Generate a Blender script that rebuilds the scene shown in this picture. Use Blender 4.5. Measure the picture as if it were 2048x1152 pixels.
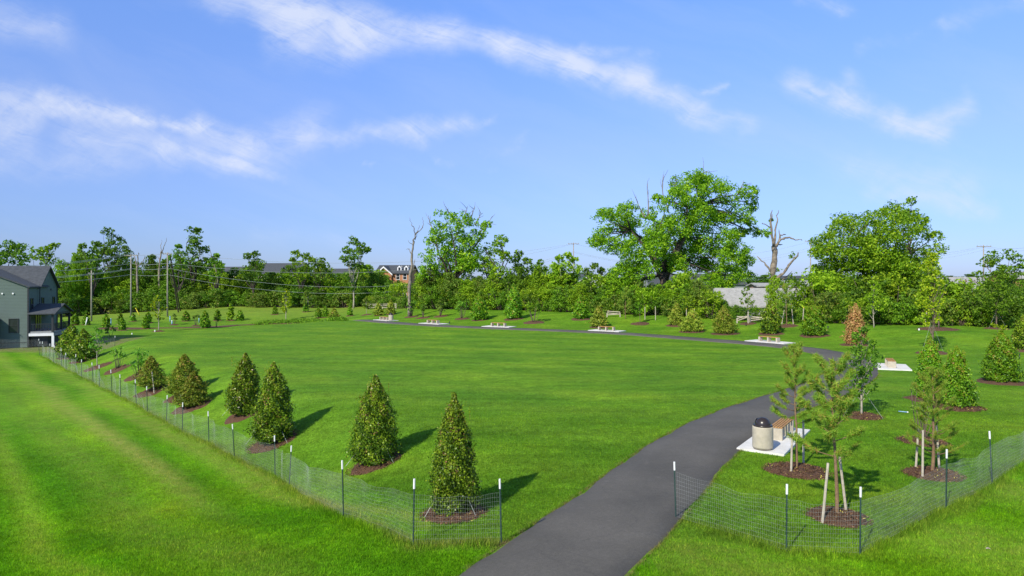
import bpy, math, random
import numpy as np
R = math.radians
F = 1365.0          # focal length in photograph pixels (2048 wide)
HY = 560.0          # row of the horizon
CAMH = 6.0
scn = bpy.context.scene
for o in list(bpy.data.objects): bpy.data.objects.remove(o)
COL = scn.collection

# ------------------------------------------------------------------ camera
cam_d = bpy.data.cameras.new('camera'); cam = bpy.data.objects.new('camera', cam_d); COL.objects.link(cam)
cam.location = (0, 0, CAMH); cam.rotation_euler = (R(90), 0, 0)
cam_d.sensor_width = 36.0; cam_d.lens = 36.0 * F / 2048.0
cam_d.shift_y = -(576.0 - HY) / 2048.0
cam_d.clip_start = 0.3; cam_d.clip_end = 9000
scn.camera = cam
scn.render.resolution_x = 1024; scn.render.resolution_y = 576
scn.view_settings.view_transform = 'Standard'; scn.view_settings.look = 'None'
scn.view_settings.exposure = 0.15; scn.view_settings.gamma = 1.0

# ------------------------------------------------------------------ sun + sky
SUN_AZ = math.atan2(-0.57, -0.82); SUN_EL = R(37)
sl = bpy.data.lights.new('sun', 'SUN'); sl.energy = 4.85; sl.angle = R(0.6); sl.color = (1.0, 0.935, 0.79)
so = bpy.data.objects.new('sun', sl); COL.objects.link(so)
so.rotation_euler = (R(90) - SUN_EL, 0, math.atan2(math.cos(SUN_AZ), math.sin(SUN_AZ)) + R(90))
w = bpy.data.worlds.new('World'); scn.world = w; w.use_nodes = True
wt = w.node_tree; wn = wt.nodes; wl = wt.links; wn.clear()

def wmath(op, a, b=None, c=None, clamp=False):
    n = wn.new('ShaderNodeMath'); n.operation = op; n.use_clamp = clamp
    for i, v in enumerate((a, b, c)):
        if v is None: continue
        if isinstance(v, (int, float)): n.inputs[i].default_value = v
        else: wl.new(v, n.inputs[i])
    return n.outputs[0]
def wvec(op, a, b=None):
    n = wn.new('ShaderNodeVectorMath'); n.operation = op
    for i, v in enumerate((a, b)):
        if v is None: continue
        if isinstance(v, (tuple, list)): n.inputs[i].default_value = v
        else: wl.new(v, n.inputs[i])
    return n
def build_sky():
    sky = wn.new('ShaderNodeTexSky'); sky.sky_type = 'NISHITA'; sky.sun_disc = False
    sky.sun_elevation = SUN_EL; sky.sun_rotation = SUN_AZ
    sky.altitude = 100; sky.air_density = 1.0; sky.dust_density = 0.2; sky.ozone_density = 2.2
    hs = wn.new('ShaderNodeHueSaturation'); hs.inputs['Saturation'].default_value = 1.0; hs.inputs['Value'].default_value = 1.0
    wl.new(sky.outputs[0], hs.inputs['Color'])
    tc = wn.new('ShaderNodeTexCoord')
    sx = wn.new('ShaderNodeSeparateXYZ'); wl.new(tc.outputs['Generated'], sx.inputs[0])
    yy = wmath('MAXIMUM', sx.outputs[1], 0.05)
    u = wmath('DIVIDE', sx.outputs[0], yy); v = wmath('DIVIDE', sx.outputs[2], yy)
    cx = wn.new('ShaderNodeCombineXYZ'); wl.new(u, cx.inputs[0]); wl.new(v, cx.inputs[1])
    p0 = cx.outputs[0]
    zr_ = wn.new('ShaderNodeValToRGB'); e = zr_.color_ramp.elements; e[0].position = 0.0; e[0].color = (.16, .21, .42, 1); e[1].position = 1.0; e[1].color = (.50, .52, .54, 1)
    for pz, cc in ((.07, (.225, .27, .45, 1)), (.19, (.37, .385, .54, 1)), (.38, (.45, .54, .76, 1)), (.6, (.5, .53, .60, 1))):
        k_ = e.new(pz); k_.color = cc
    wl.new(sx.outputs[2], zr_.inputs[0])
    tint = wn.new('ShaderNodeMixRGB'); tint.blend_type = 'MULTIPLY'; tint.inputs[0].default_value = 1; wl.new(hs.outputs[0], tint.inputs[1]); wl.new(zr_.outputs[0], tint.inputs[2])
    t2 = wvec('SCALE', tint.outputs[0]); t2.inputs['Scale'].default_value = 2.0; skyc = t2.outputs[0]
    # warp
    def noise(vec, scale, detail, rough=0.55, dist=0.0):
        n = wn.new('ShaderNodeTexNoise'); n.inputs['Scale'].default_value = scale
        n.inputs['Detail'].default_value = detail; n.inputs['Roughness'].default_value = rough
        n.inputs['Distortion'].default_value = dist; wl.new(vec, n.inputs['Vector']); return n
    n1 = noise(p0, 3.5, 5)
    d1 = wvec('SUBTRACT', n1.outputs['Color'], (0.5, 0.5, 0.5))
    s1 = wvec('SCALE', d1.outputs[0]); s1.inputs['Scale'].default_value = 0.09
    p1 = wvec('ADD', p0, s1.outputs[0]).outputs[0]
    n2 = noise(p0, 16, 5, 0.6)
    d2 = wvec('SUBTRACT', n2.outputs['Color'], (0.5, 0.5, 0.5))
    s2 = wvec('SCALE', d2.outputs[0]); s2.inputs['Scale'].default_value = 0.035
    p = wvec('ADD', p1, s2.outputs[0]).outputs[0]
    # cirrus streaks as soft segments in the direction plane
    segs = [  # x0,y0,x1,y1, width, strength   (direction coordinates given in photo pixels)
        (430,-10,600,50,60,.75),(560,40,720,70,75,.85),(690,60,880,75,50,.85),(860,70,1010,95,42,.8),(1000,95,1170,140,42,.95),
        (1150,135,1290,165,40,.9),(1280,175,1400,225,38,.7),(1390,230,1500,260,26,.5),(560,90,680,110,60,.45),
        (-40,205,60,225,55,.6),(-20,250,40,265,40,.5),(80,205,290,238,30,.95),(270,238,420,248,16,1.0),(400,250,520,290,34,.75),(150,265,330,300,50,.45),
        (330,290,480,322,34,.65),(460,315,570,350,22,.6),(500,300,640,260,55,.5),(620,275,840,275,26,.55),(820,270,930,245,28,.5),(920,245,990,232,12,.4),
        (1580,175,1700,205,40,.6),(1680,195,1790,240,36,.75),(1780,235,1880,265,32,.75),(1850,250,1930,210,34,.5),(1700,150,1730,200,30,.35),
        (1170,98,1310,115,18,.5),(1360,175,1450,188,12,.4),(-20,50,110,75,50,.35),(960,300,1050,280,16,.35),(870,318,980,335,14,.35),
        (1700,345,1920,365,60,.28),(1740,390,1980,405,28,.35),(1720,90,1900,50,18,.18),(1600,-10,1690,15,26,.4),(520,465,700,480,30,.22),(-60,300,260,330,50,.25),(740,335,770,340,6,.3),(1900,60,2060,0,26,.22)]
    tot = None
    for (x0, y0, x1, y1, wd, st) in segs:
        a = ((x0 - 1024) / F, (HY - y0) / F, 0); b = ((x1 - 1024) / F, (HY - y1) / F, 0)
        ba = (b[0] - a[0], b[1] - a[1], 0); L2 = ba[0] ** 2 + ba[1] ** 2
        pa = wvec('SUBTRACT', p, a).outputs[0]
        t = wmath('DIVIDE', wvec('DOT_PRODUCT', pa, ba).outputs['Value'], L2, clamp=True)
        pr = wvec('SCALE', ba); wl.new(t, pr.inputs['Scale'])
        dist = wvec('LENGTH', wvec('SUBTRACT', pa, pr.outputs[0]).outputs[0]).outputs['Value']
        m = wmath('SUBTRACT', 1.0, wmath('DIVIDE', dist, 1.28 * wd / F), clamp=True)
        m = wmath('MULTIPLY', wmath('MULTIPLY', m, m), st * 1.15)
        tot = m if tot is None else wmath('ADD', tot, m)
    # fibres
    mp = wn.new('ShaderNodeMapping'); mp.vector_type = 'TEXTURE'; mp.inputs['Rotation'].default_value = (0, 0, R(-20)); mp.inputs['Scale'].default_value = (1.5, 0.26, 1)
    wl.new(p1, mp.inputs['Vector'])
    nf = noise(mp.outputs[0], 12, 12, 0.68, 0.9)
    mp2 = wn.new('ShaderNodeMapping'); mp2.vector_type = 'TEXTURE'; mp2.inputs['Rotation'].default_value = (0, 0, R(28)); mp2.inputs['Scale'].default_value = (1.0, 0.4, 1)
    wl.new(p0, mp2.inputs['Vector'])
    nf2 = noise(mp2.outputs[0], 22, 8, 0.65, 0.4)
    f = wmath('ADD', wmath('MULTIPLY', nf.outputs[0], 0.8), wmath('MULTIPLY', nf2.outputs[0], 0.35))
    f = wmath('SUBTRACT', f, 0.38); f = wmath('MULTIPLY', f, 3.6, clamp=True)
    cl = wmath('MULTIPLY', tot, wmath('ADD', f, 0.12))
    cl = wmath('MULTIPLY', wmath('SUBTRACT', 1.0, wmath('EXPONENT', wmath('MULTIPLY', cl, -1.15))), 0.95)
    # broad thin veil
    nv = noise(mp.outputs[0], 2.2, 7, 0.6, 0.3)
    veil = wmath('MULTIPLY', wmath('SUBTRACT', nv.outputs[0], 0.45, clamp=True), 0.42)
    cl = wmath('ADD', cl, veil); cl = wmath('MINIMUM', cl, 0.8)
    front = wmath('MULTIPLY', wmath('SUBTRACT', sx.outputs[1], 0.1, clamp=True), 4, clamp=True)
    up = wmath('MULTIPLY', sx.outputs[2], 12, clamp=True)
    cl = wmath('MULTIPLY', wmath('MULTIPLY', cl, front), up, clamp=True)
    mx = wn.new('ShaderNodeMixRGB'); wl.new(cl, mx.inputs[0]); wl.new(skyc, mx.inputs[1]); mx.inputs[2].default_value = (4.9, 5.25, 6.2, 1)
    bg = wn.new('ShaderNodeBackground'); bg.inputs['Strength'].default_value = 0.145
    wl.new(mx.outputs[0], bg.inputs['Color'])
    out = wn.new('ShaderNodeOutputWorld'); wl.new(bg.outputs[0], out.inputs['Surface'])
build_sky()

# ------------------------------------------------------------------ plan of the park
def flat(px, py, z=0.0):
    d = (CAMH - z) * F / (py - HY); return ((px - 1024) / F * d, d)
def chaikin(P, n=2, closed=False):
    P = np.array(P, float)
    for _ in range(n):
        Q = np.empty((2 * (len(P) - 1), 2)); Q[0::2] = .75 * P[:-1] + .25 * P[1:]; Q[1::2] = .25 * P[:-1] + .75 * P[1:]
        P = np.vstack([P[:1], Q, P[-1:]])
    return P
def resample(P, step):
    P = np.array(P, float); s = np.r_[0, np.cumsum(np.hypot(*np.diff(P, axis=0).T))]
    t = np.linspace(0, s[-1], max(2, int(s[-1] / step) + 1))
    return np.c_[np.interp(t, s, P[:, 0]), np.interp(t, s, P[:, 1])]
PATH_PX = [(1080,1152),(1206,1055),(1282,990),(1365,910),(1455,850),(1540,815),(1625,787),(1690,760),(1712,737),(1692,716),(1640,702),
           (1560,692),(1500,686.5),(1400,679),(1250,667),(1100,660.5),(1000,657),(900,653),(800,647),(745,642),(722,640)]
PATHC = resample(chaikin([(-7.5, -3), (-3.0, 6)] + [flat(*p) for p in PATH_PX], 3), 0.6)
PW = 2.95
FENCE_L = [(-0.25,15.5),(-2.2,15.4),(-4.7,19.0),(-7.9,24.2),(-11,28),(-20,38),(-46,67)]
CREST = [(-22.4,102.4),(-27,100),(-39,80),(-36,64),(-15.5,42),(-6.6,32),(-3.2,27.5),(0.5,22),(2.8,19)]
_pc = PATHC[::3]; _pc = _pc[_pc[:, 1] > 17.5]
POLY = np.vstack([_pc, chaikin(CREST, 1)])
NPATHSEG = len(_pc)
def seg_dist(x, y, P, closed=False):
    x = np.atleast_1d(np.asarray(x, float)); y = np.atleast_1d(np.asarray(y, float))
    P = np.asarray(P, float); Q = np.vstack([P[1:], P[:1]]) if closed else P[1:]; A = P if closed else P[:-1]
    best = np.full(x.shape, 1e9)
    for (ax, ay), (bx, by) in zip(A, Q):
        dx, dy = bx - ax, by - ay; L = dx * dx + dy * dy + 1e-12
        t = np.clip(((x - ax) * dx + (y - ay) * dy) / L, 0, 1)
        best = np.minimum(best, np.hypot(x - ax - t * dx, y - ay - t * dy))
    return best
def inside(x, y, P):
    x = np.atleast_1d(x); y = np.atleast_1d(y); c = np.zeros(x.shape, bool); n = len(P)
    for i in range(n):
        x0, y0 = P[i]; x1, y1 = P[(i + 1) % n]
        if y0 == y1: continue
        k = ((y0 > y) != (y1 > y)) & (x < (x1 - x0) * (y - y0) / (y1 - y0) + x0); c ^= k
    return c
def ss(a, b, x):
    t = np.clip((x - a) / (b - a), 0, 1); return t * t * (3 - 2 * t)
def terrain(x, y):
    x = np.atleast_1d(np.asarray(x, float)); y = np.atleast_1d(np.asarray(y, float))
    sd = seg_dist(x, y, POLY, True); sd = np.where(inside(x, y, POLY), 0, sd)
    th = np.degrees(np.arctan2(y - 60, x + 5))
    wl_ = np.where(th > 0, ss(106, 124, th), 1 - ss(-84, -70, th))
    wr_ = ss(-18, 8, th) * (1 - ss(98, 112, th))
    t = -0.67 * x + 0.742 * (y - 16)
    zl = -1.5 * ss(0, 14, t) * ss(0, 6, sd)
    hill = ss(112, 150, y) * (-0.7 + 2.6 * np.clip((x + 100) / 40, 0, 1)) * (1 - ss(200, 400, y))
    zr = 1.15 * ss(4.5, 20, sd)
    z = wl_ * (zl + hill * ss(0, 10, sd)) + wr_ * zr
    und = 0.05 * np.sin(x * .31 + 1) * np.cos(y * .27) + 0.04 * np.sin(x * .11 - y * .19) + .02 * np.sin(x * .9 + y * .6)
    return z + und * ss(1.5, 6, seg_dist(x, y, PATHC[::4]))
def tz(x, y): return float(terrain(x, y)[0])
def gp(px, py):
    d = np.linspace(9, 260, 5021); zr = CAMH - (py - HY) / F * d; xs = (px - 1024) / F * d
    k = np.argmax(zr <= terrain(xs, d)); 
    if k == 0: k = len(d) - 1
    return xs[k], d[k], tz(xs[k], d[k])

# ------------------------------------------------------------------ mesh + object helpers
class MB:
    def __init__(s): s.v = []; s.f = []; s.a = []; s.n = 0
    def add(s, v, f, a=None):
        v = np.asarray(v, float).reshape(-1, 3); f = np.asarray(f, int)
        s.v.append(v); s.f.append(f + s.n); s.n += len(v)
        s.a.append(np.full(len(v), .5) if a is None else np.broadcast_to(np.asarray(a, float), (len(v),)))
        return s
    def box(s, c, size, rz=0.0, taper=1.0, a=None):
        sx, sy, sz = [q / 2 for q in size]
        P = np.array([(-sx,-sy,-sz),(sx,-sy,-sz),(sx,sy,-sz),(-sx,sy,-sz),(-sx*taper,-sy*taper,sz),(sx*taper,-sy*taper,sz),(sx*taper,sy*taper,sz),(-sx*taper,sy*taper,sz)])
        cz, szn = math.cos(rz), math.sin(rz)
        P = np.c_[P[:, 0] * cz - P[:, 1] * szn, P[:, 0] * szn + P[:, 1] * cz, P[:, 2]] + np.array(c)
        return s.add(P, [(0,3,2,1),(4,5,6,7),(0,1,5,4),(1,2,6,5),(2,3,7,6),(3,0,4,7)], a)
    def tube(s, pts, rad, sides=6, a=None, cap=True):
        pts = np.asarray(pts, float); n = len(pts); rad = np.broadcast_to(np.asarray(rad, float), (n,))
        tg = np.gradient(pts, axis=0); tg /= np.linalg.norm(tg, axis=1)[:, None] + 1e-9
        ref = np.where(np.abs(tg[:, 2:3]) > .9, np.array([[1., 0, 0]]), np.array([[0, 0, 1.]]))
        U = np.cross(tg, ref); U /= np.linalg.norm(U, axis=1)[:, None] + 1e-9; V = np.cross(tg, U)
        for i in range(1, n):
            if (U[i] * U[i - 1]).sum() < 0: U[i] *= -1; V[i] *= -1
        an = np.arange(sides) / sides * 2 * math.pi
        P = pts[:, None] + rad[:, None, None] * (np.cos(an)[None, :, None] * U[:, None] + np.sin(an)[None, :, None] * V[:, None])
        i = np.arange(n - 1)[:, None] * sides; j = np.arange(sides)[None]; k = (j + 1) % sides
        f = np.stack([i + j, i + k, i + k + sides, i + j + sides], -1).reshape(-1, 4)
        s.add(P.reshape(-1, 3), f, a)
        if cap:
            s.f.append(np.array([list(range(s.n - sides, s.n))])); s.f.append(np.array([list(range(s.n - n * sides, s.n - n * sides + sides))[::-1]]))
        return s
    def lathe(s, prof, c=(0, 0, 0), sides=24, a=None):
        prof = np.asarray(prof, float); an = np.arange(sides) / sides * 2 * math.pi; n = len(prof)
        P = np.stack([prof[:, None, 0] * np.cos(an), prof[:, None, 0] * np.sin(an), np.repeat(prof[:, 1:2], sides, 1)], -1) + np.array(c)
        i = np.arange(n - 1)[:, None] * sides; j = np.arange(sides)[None]; k = (j + 1) % sides
        return s.add(P.reshape(-1, 3), np.stack([i + j, i + k, i + k + sides, i + j + sides], -1).reshape(-1, 4), a)
    def leaves(s, c, nrm, size, rng, aspect=.6, a=None, tip=None, tri=False):
        n = len(c); nrm = nrm / (np.linalg.norm(nrm, axis=1)[:, None] + 1e-9)
        r = rng.normal(size=(n, 3)) if tip is None else tip
        U = r - (r * nrm).sum(1)[:, None] * nrm; U /= np.linalg.norm(U, axis=1)[:, None] + 1e-9; V = np.cross(nrm, U)
        size = np.broadcast_to(size, (n,))[:, None]; h = size / 2; q = h * aspect
        a = rng.random(n) if a is None else a
        if tri:
            P = np.stack([c - U * h - V * q, c - U * h + V * q, c + U * h], 1).reshape(-1, 3)
            return s.add(P, np.arange(3 * n).reshape(-1, 3), np.repeat(a, 3))
        P = np.stack([c - U * h, c - V * q, c + U * h, c + V * q], 1).reshape(-1, 3)
        return s.add(P, np.arange(4 * n).reshape(-1, 4), np.repeat(a, 4))
    def mesh(s, name, mat, smooth=False):
        me = bpy.data.meshes.new(name); V = np.concatenate(s.v); L = np.concatenate([f.ravel() for f in s.f])
        tot = np.concatenate([np.full(len(f), f.shape[1]) for f in s.f]); st = np.r_[0, np.cumsum(tot)[:-1]]
        me.vertices.add(len(V)); me.vertices.foreach_set('co', V.ravel().astype(np.float32))
        me.loops.add(len(L)); me.loops.foreach_set('vertex_index', L.astype(np.int32))
        me.polygons.add(len(tot)); me.polygons.foreach_set('loop_start', st.astype(np.int32)); me.polygons.foreach_set('loop_total', tot.astype(np.int32))
        at = me.attributes.new('rnd', 'FLOAT', 'POINT'); at.data.foreach_set('value', np.concatenate(s.a).astype(np.float32))
        me.update(calc_edges=True); me.polygons.foreach_set('use_smooth', np.full(len(tot), smooth)); me.materials.append(mat)
        return me
    def build(s, name, mat, parent=None, smooth=False):
        o = bpy.data.objects.new(name, s.mesh(name, mat, smooth)); COL.objects.link(o)
        if parent: o.parent = parent
        return o
SEEN = set()
def tag(o, label=None, cat=None, group=None, kind=None):
    if label and group and (group.startswith('trees of') or group.startswith('bushes') or group.startswith('taller') or group.startswith('shrubs') or group.startswith('thicket')):
        if label in SEEN: label = label.replace('low tree', 'second low tree').replace('hedge bush', 'second hedge bush').replace('tall tree', 'second tall tree') if 'second' not in label and any(q in label for q in ('low tree', 'hedge bush', 'tall tree')) else label + ', right one'
        SEEN.add(label)
    if label and len(label.split()) > 16: label = label.replace('straight behind the ', 'behind ').replace(' of the ', ' of ')
    if label: o['label'] = label
    if cat: o['category'] = cat
    if group: o['group'] = group
    if kind: o['kind'] = kind
    return o
def thing(name, label, cat, loc=(0, 0, 0), rz=0, group=None):
    o = bpy.data.objects.new(name, None); COL.objects.link(o); o.location = loc; o.rotation_euler = (0, 0, rz); o.empty_display_size = .2
    return tag(o, label, cat, group)
def dup(root, loc, rz, sc=(1, 1, 1), label=None, group=None):
    r = root.copy(); COL.objects.link(r); r.location = loc; r.rotation_euler = (0, 0, rz); r.scale = sc
    if label: r['label'] = label
    if group: r['group'] = group
    for ch in list(root.children):
        c = ch.copy(); COL.objects.link(c); c.parent = r
        for g in list(ch.children):
            d = g.copy(); COL.objects.link(d); d.parent = c
    return r

# ------------------------------------------------------------------ materials
def newmat(name):
    m = bpy.data.materials.new(name); m.use_nodes = True; return m, m.node_tree.nodes, m.node_tree.links, m.node_tree.nodes['Principled BSDF']
def mixrgb(n, l, fac, a, b, mode='MIX'):
    x = n.new('ShaderNodeMixRGB'); x.blend_type = mode
    for i, v in enumerate((fac, a, b)):
        if isinstance(v, (int, float)): x.inputs[i].default_value = v
        elif isinstance(v, tuple): x.inputs[i].default_value = (*v, 1) if len(v) == 3 else v
        else: l.new(v, x.inputs[i])
    return x.outputs[0]
def nz(n, l, scale, detail=4, rough=.55, vec=None, dist=0):
    t = n.new('ShaderNodeTexNoise'); t.inputs['Scale'].default_value = scale; t.inputs['Detail'].default_value = detail
    t.inputs['Roughness'].default_value = rough; t.inputs['Distortion'].default_value = dist
    if vec is None:
        tc = n.new('ShaderNodeTexCoord'); vec = tc.outputs['Object']
    l.new(vec, t.inputs['Vector']); return t.outputs[0]
def ramp(n, l, fac, stops):
    r = n.new('ShaderNodeValToRGB'); e = r.color_ramp.elements
    while len(e) > 1: e.remove(e[-1])
    e[0].position = stops[0][0]; e[0].color = (*stops[0][1], 1)
    for p, c in stops[1:]:
        k = e.new(p); k.color = (*c, 1)
    l.new(fac, r.inputs[0]); return r.outputs[0]
def mat(name, c, rough=.7, c2=None, scale=6, bump=0.0, metal=0.0, bscale=None):
    m, n, l, b = newmat(name); c2 = c2 or tuple(q * .78 for q in c)
    f = nz(n, l, scale, 6, .6)
    l.new(ramp(n, l, f, [(.35, c2), (.65, c)]), b.inputs['Base Color'])
    b.inputs['Roughness'].default_value = rough; b.inputs['Metallic'].default_value = metal
    if bump:
        bp = n.new('ShaderNodeBump'); bp.inputs['Strength'].default_value = bump; bp.inputs['Distance'].default_value = .02
        l.new(nz(n, l, bscale or scale * 8, 6, .7), bp.inputs['Height']); l.new(bp.outputs[0], b.inputs['Normal'])
    return m
def leafmat(name, stops, transl=.3, rough=.55, big=None):
    m, n, l, b = newmat(name)
    at = n.new('ShaderNodeAttribute'); at.attribute_name = 'rnd'
    c = ramp(n, l, at.outputs['Fac'], stops)
    oi = n.new('ShaderNodeObjectInfo'); hs = n.new('ShaderNodeHueSaturation')
    mr = n.new('ShaderNodeMapRange'); mr.inputs[3].default_value = .492; mr.inputs[4].default_value = .505; l.new(oi.outputs['Random'], mr.inputs[0]); l.new(mr.outputs[0], hs.inputs['Hue'])
    mv = n.new('ShaderNodeMapRange'); mv.inputs[3].default_value = .82; mv.inputs[4].default_value = 1.15; l.new(oi.outputs['Random'], mv.inputs[0]); l.new(mv.outputs[0], hs.inputs['Value'])
    l.new(c, hs.inputs['Color']); c = hs.outputs[0]
    l.new(c, b.inputs['Base Color']); b.inputs['Roughness'].default_value = rough; b.inputs['Specular IOR Level'].default_value = .2
    tr = n.new('ShaderNodeBsdfTranslucent'); l.new(mixrgb(n, l, 1.0, c, (1.5, 1.6, .7), 'MULTIPLY'), tr.inputs['Color'])
    ms = n.new('ShaderNodeMixShader'); ms.inputs[0].default_value = transl
    l.new(b.outputs[0], ms.inputs[1]); l.new(tr.outputs[0], ms.inputs[2])
    l.new(ms.outputs[0], n['Material Output'].inputs['Surface']); return m
G = lambda k, *c: tuple(q * k for q in c)
M = {}
M['oak'] = leafmat('oak_leaf', [(0, (0.064, 0.151, 0.006)), (.4, (0.140, 0.289, 0.009)), (.75, (0.238, 0.404, 0.012)), (1, (0.389, 0.520, 0.020))])
M['wood'] = leafmat('woodland_leaf', [(0, (0.053, 0.123, 0.009)), (.5, (0.122, 0.256, 0.013)), (1, (0.244, 0.413, 0.020))])
M['dark'] = leafmat('dark_leaf', [(0, (0.039, 0.099, 0.009)), (.5, (0.093, 0.205, 0.013)), (1, (0.191, 0.322, 0.018))])
M['bright'] = leafmat('bright_leaf', [(0, (0.108, 0.203, 0.007)), (.5, (0.216, 0.376, 0.013)), (1, (0.389, 0.520, 0.027))])
M['yellow'] = leafmat('yellow_green_leaf', [(0, (0.162, 0.286, 0.011)), (.5, (0.323, 0.462, 0.018)), (1, (0.578, 0.605, 0.026))], .35)
M['olive'] = leafmat('olive_leaf', [(0, (0.076, 0.144, 0.018)), (.5, (0.151, 0.256, 0.032)), (.85, (0.235, 0.304, 0.038)), (1, (0.269, 0.192, 0.051))])
M['holly'] = leafmat('holly_leaf', [(0, (.018, .045, .006)), (.28, (.055, .12, .009)), (.5, (.13, .23, .013)), (.85, (.28, .40, .022)), (.935, (.34, .36, .05)), (.965, (.34, .18, .07)), (.985, (.42, .28, .13)), (1, (.12, .06, .03))], .2, .32)
M['holly_far'] = leafmat('holly_leaf_golden', [(0, (0.040, 0.112, 0.008)), (.5, (0.126, 0.304, 0.012)), (.85, (0.252, 0.416, 0.021)), (1, (0.297, 0.208, 0.041))], .2, .4)
M['rust'] = leafmat('rust_leaf', [(0, (0.210, 0.130, 0.040)), (.4, (0.399, 0.200, 0.080)), (.7, (0.525, 0.300, 0.128)), (.85, (0.252, 0.280, 0.040)), (1, (0.630, 0.420, 0.192))], .25)
M['cedar'] = leafmat('cedar_spray', [(0, (0.059, 0.096, 0.010)), (.5, (0.151, 0.216, 0.015)), (.85, (0.269, 0.288, 0.026)), (1, (0.286, 0.160, 0.045))], .15)
M['cedar_gold'] = leafmat('golden_cedar_spray', [(0, (0.100, 0.168, 0.015)), (.5, (0.229, 0.319, 0.026)), (.85, (0.343, 0.403, 0.038)), (1, (0.399, 0.286, 0.077))], .15)
M['pine'] = leafmat('pine_needle', [(0, (0.092, 0.193, 0.018)), (.5, (0.184, 0.330, 0.027)), (.8, (0.315, 0.454, 0.045)), (.93, (0.394, 0.303, 0.072)), (1, (0.341, 0.193, 0.045))], .25)
M['bluegreen'] = leafmat('blue_green_leaf', [(0, (0.050, 0.182, 0.018)), (.5, (0.134, 0.304, 0.026)), (1, (0.269, 0.456, 0.036))], .25)
M['red'] = leafmat('dark_red_leaf', [(0, (0.063, 0.010, 0.008)), (1, (0.168, 0.035, 0.024))])
M['bark'] = mat('bark', (.20, .15, .10), .9, (.08, .06, .045), 5, .6)
M['darkbark'] = mat('dark_bark', (.085, .065, .05), .9, (.04, .03, .025), 3, .5)
M['palebark'] = mat('pale_bark', (.42, .38, .30), .85, (.26, .22, .17), 4, .4)
M['deadwood'] = mat('dead_wood', (.30, .25, .19), .9, (.10, .085, .07), 2.2, .9, bscale=7)
M['pinebark'] = mat('pine_bark', (.27, .17, .09), .9, (.15, .09, .05), 12, .6)
M['stake'] = mat('weathered_stake_wood', (.52, .46, .36), .85, (.36, .31, .24), 9, .4)
M['polewood'] = mat('pole_wood', (.34, .31, .26), .9, (.24, .21, .17), 2, .3)
M['wire'] = mat('galvanised_wire', (.42, .45, .41), .6, (.30, .33, .30), 3, 0, .3)
M['cable'] = mat('power_cable', (.42, .45, .44), .6, (.3, .33, .32), 3)
M['post'] = mat('green_post_paint', (.035, .075, .06), .55, (.02, .045, .04), 6)
M['whitecap'] = mat('white_paint', (.88, .87, .86), .5, (.75, .74, .72), 9)
M['yellowpaint'] = mat('yellow_paint', (.75, .62, .03), .5)
M['bluepaint'] = mat('pale_blue_plastic', (.25, .45, .65), .5)
M['black'] = mat('black_rubber', (.02, .02, .022), .5)
M['concrete'] = mat('cast_concrete', (.47, .42, .32), .85, (.38, .34, .26), 5, .3, bscale=60)
M['pad'] = mat('fresh_concrete', (.74, .72, .67), .8, (.62, .60, .55), 1.8, .2, bscale=60)
M['dome'] = mat('brown_plastic', (.035, .026, .024), .28, (.028, .021, .02), 2)
M['brick'] = mat('brick', (.46, .21, .10), .85, (.34, .15, .075), 9, .3)
M['cream'] = mat('cream_siding', (.62, .56, .47), .8, (.55, .5, .42), 1)
M['white'] = mat('white_trim', (.80, .80, .80), .6, (.7, .7, .7), 3)
M['glass'] = mat('window_glass', (.03, .035, .04), .15, (.02, .022, .025), 1)
M['darktrim'] = mat('dark_trim', (.025, .028, .034), .6)
M['roof_dark'] = mat('dark_shingles', (.075, .082, .09), .9, (.05, .056, .062), 3, .5, bscale=14)
M['roof_grey'] = mat('grey_shingles', (.40, .39, .37), .9, (.29, .285, .27), 2.5, .5, bscale=14)
M['pink'] = mat('faded_pink_wall', (.42, .26, .2), .9, (.34, .2, .15), 3)
M['greywall'] = mat('grey_wall', (.30, .31, .31), .85)
M['slat'] = None
def wood_slat():
    m, n, l, b = newmat('oiled_wood'); tc = n.new('ShaderNodeTexCoord'); mp = n.new('ShaderNodeMapping'); mp.inputs['Scale'].default_value = (1, 14, 14); l.new(tc.outputs['Object'], mp.inputs[0])
    l.new(ramp(n, l, nz(n, l, 3, 6, .6, mp.outputs[0]), [(.3, (.28, .13, .035)), (.55, (.46, .24, .07)), (.75, (.58, .34, .11))]), b.inputs['Base Color']); b.inputs['Roughness'].default_value = .6; return m
M['slat'] = wood_slat()
def siding(name, c, pitch=.16):
    m, n, l, b = newmat(name); tc = n.new('ShaderNodeTexCoord'); sp = n.new('ShaderNodeSeparateXYZ'); l.new(tc.outputs['Object'], sp.inputs[0])
    a = n.new('ShaderNodeMath'); a.operation = 'DIVIDE'; l.new(sp.outputs[2], a.inputs[0]); a.inputs[1].default_value = pitch
    fr = n.new('ShaderNodeMath'); fr.operation = 'FRACT'; l.new(a.outputs[0], fr.inputs[0])
    gap = ramp(n, l, fr.outputs[0], [(0, (.0, .0, .0)), (.1, (1, 1, 1)), (1, (.75, .75, .75))])
    base = ramp(n, l, nz(n, l, 1.2, 5), [(.3, tuple(q * .9 for q in c)), (.7, c)])
    l.new(mixrgb(n, l, .55, base, gap, 'MULTIPLY'), b.inputs['Base Color'])
    bp = n.new('ShaderNodeBump'); bp.inputs['Distance'].default_value = .03; bp.inputs['Strength'].default_value = .6; l.new(gap, bp.inputs['Height']); l.new(bp.outputs[0], b.inputs['Normal'])
    b.inputs['Roughness'].default_value = .75; return m
M['siding'] = siding('green_grey_siding', (.125, .17, .15))
M['siding2'] = siding('green_grey_side_siding', (.125, .17, .15))
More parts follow.
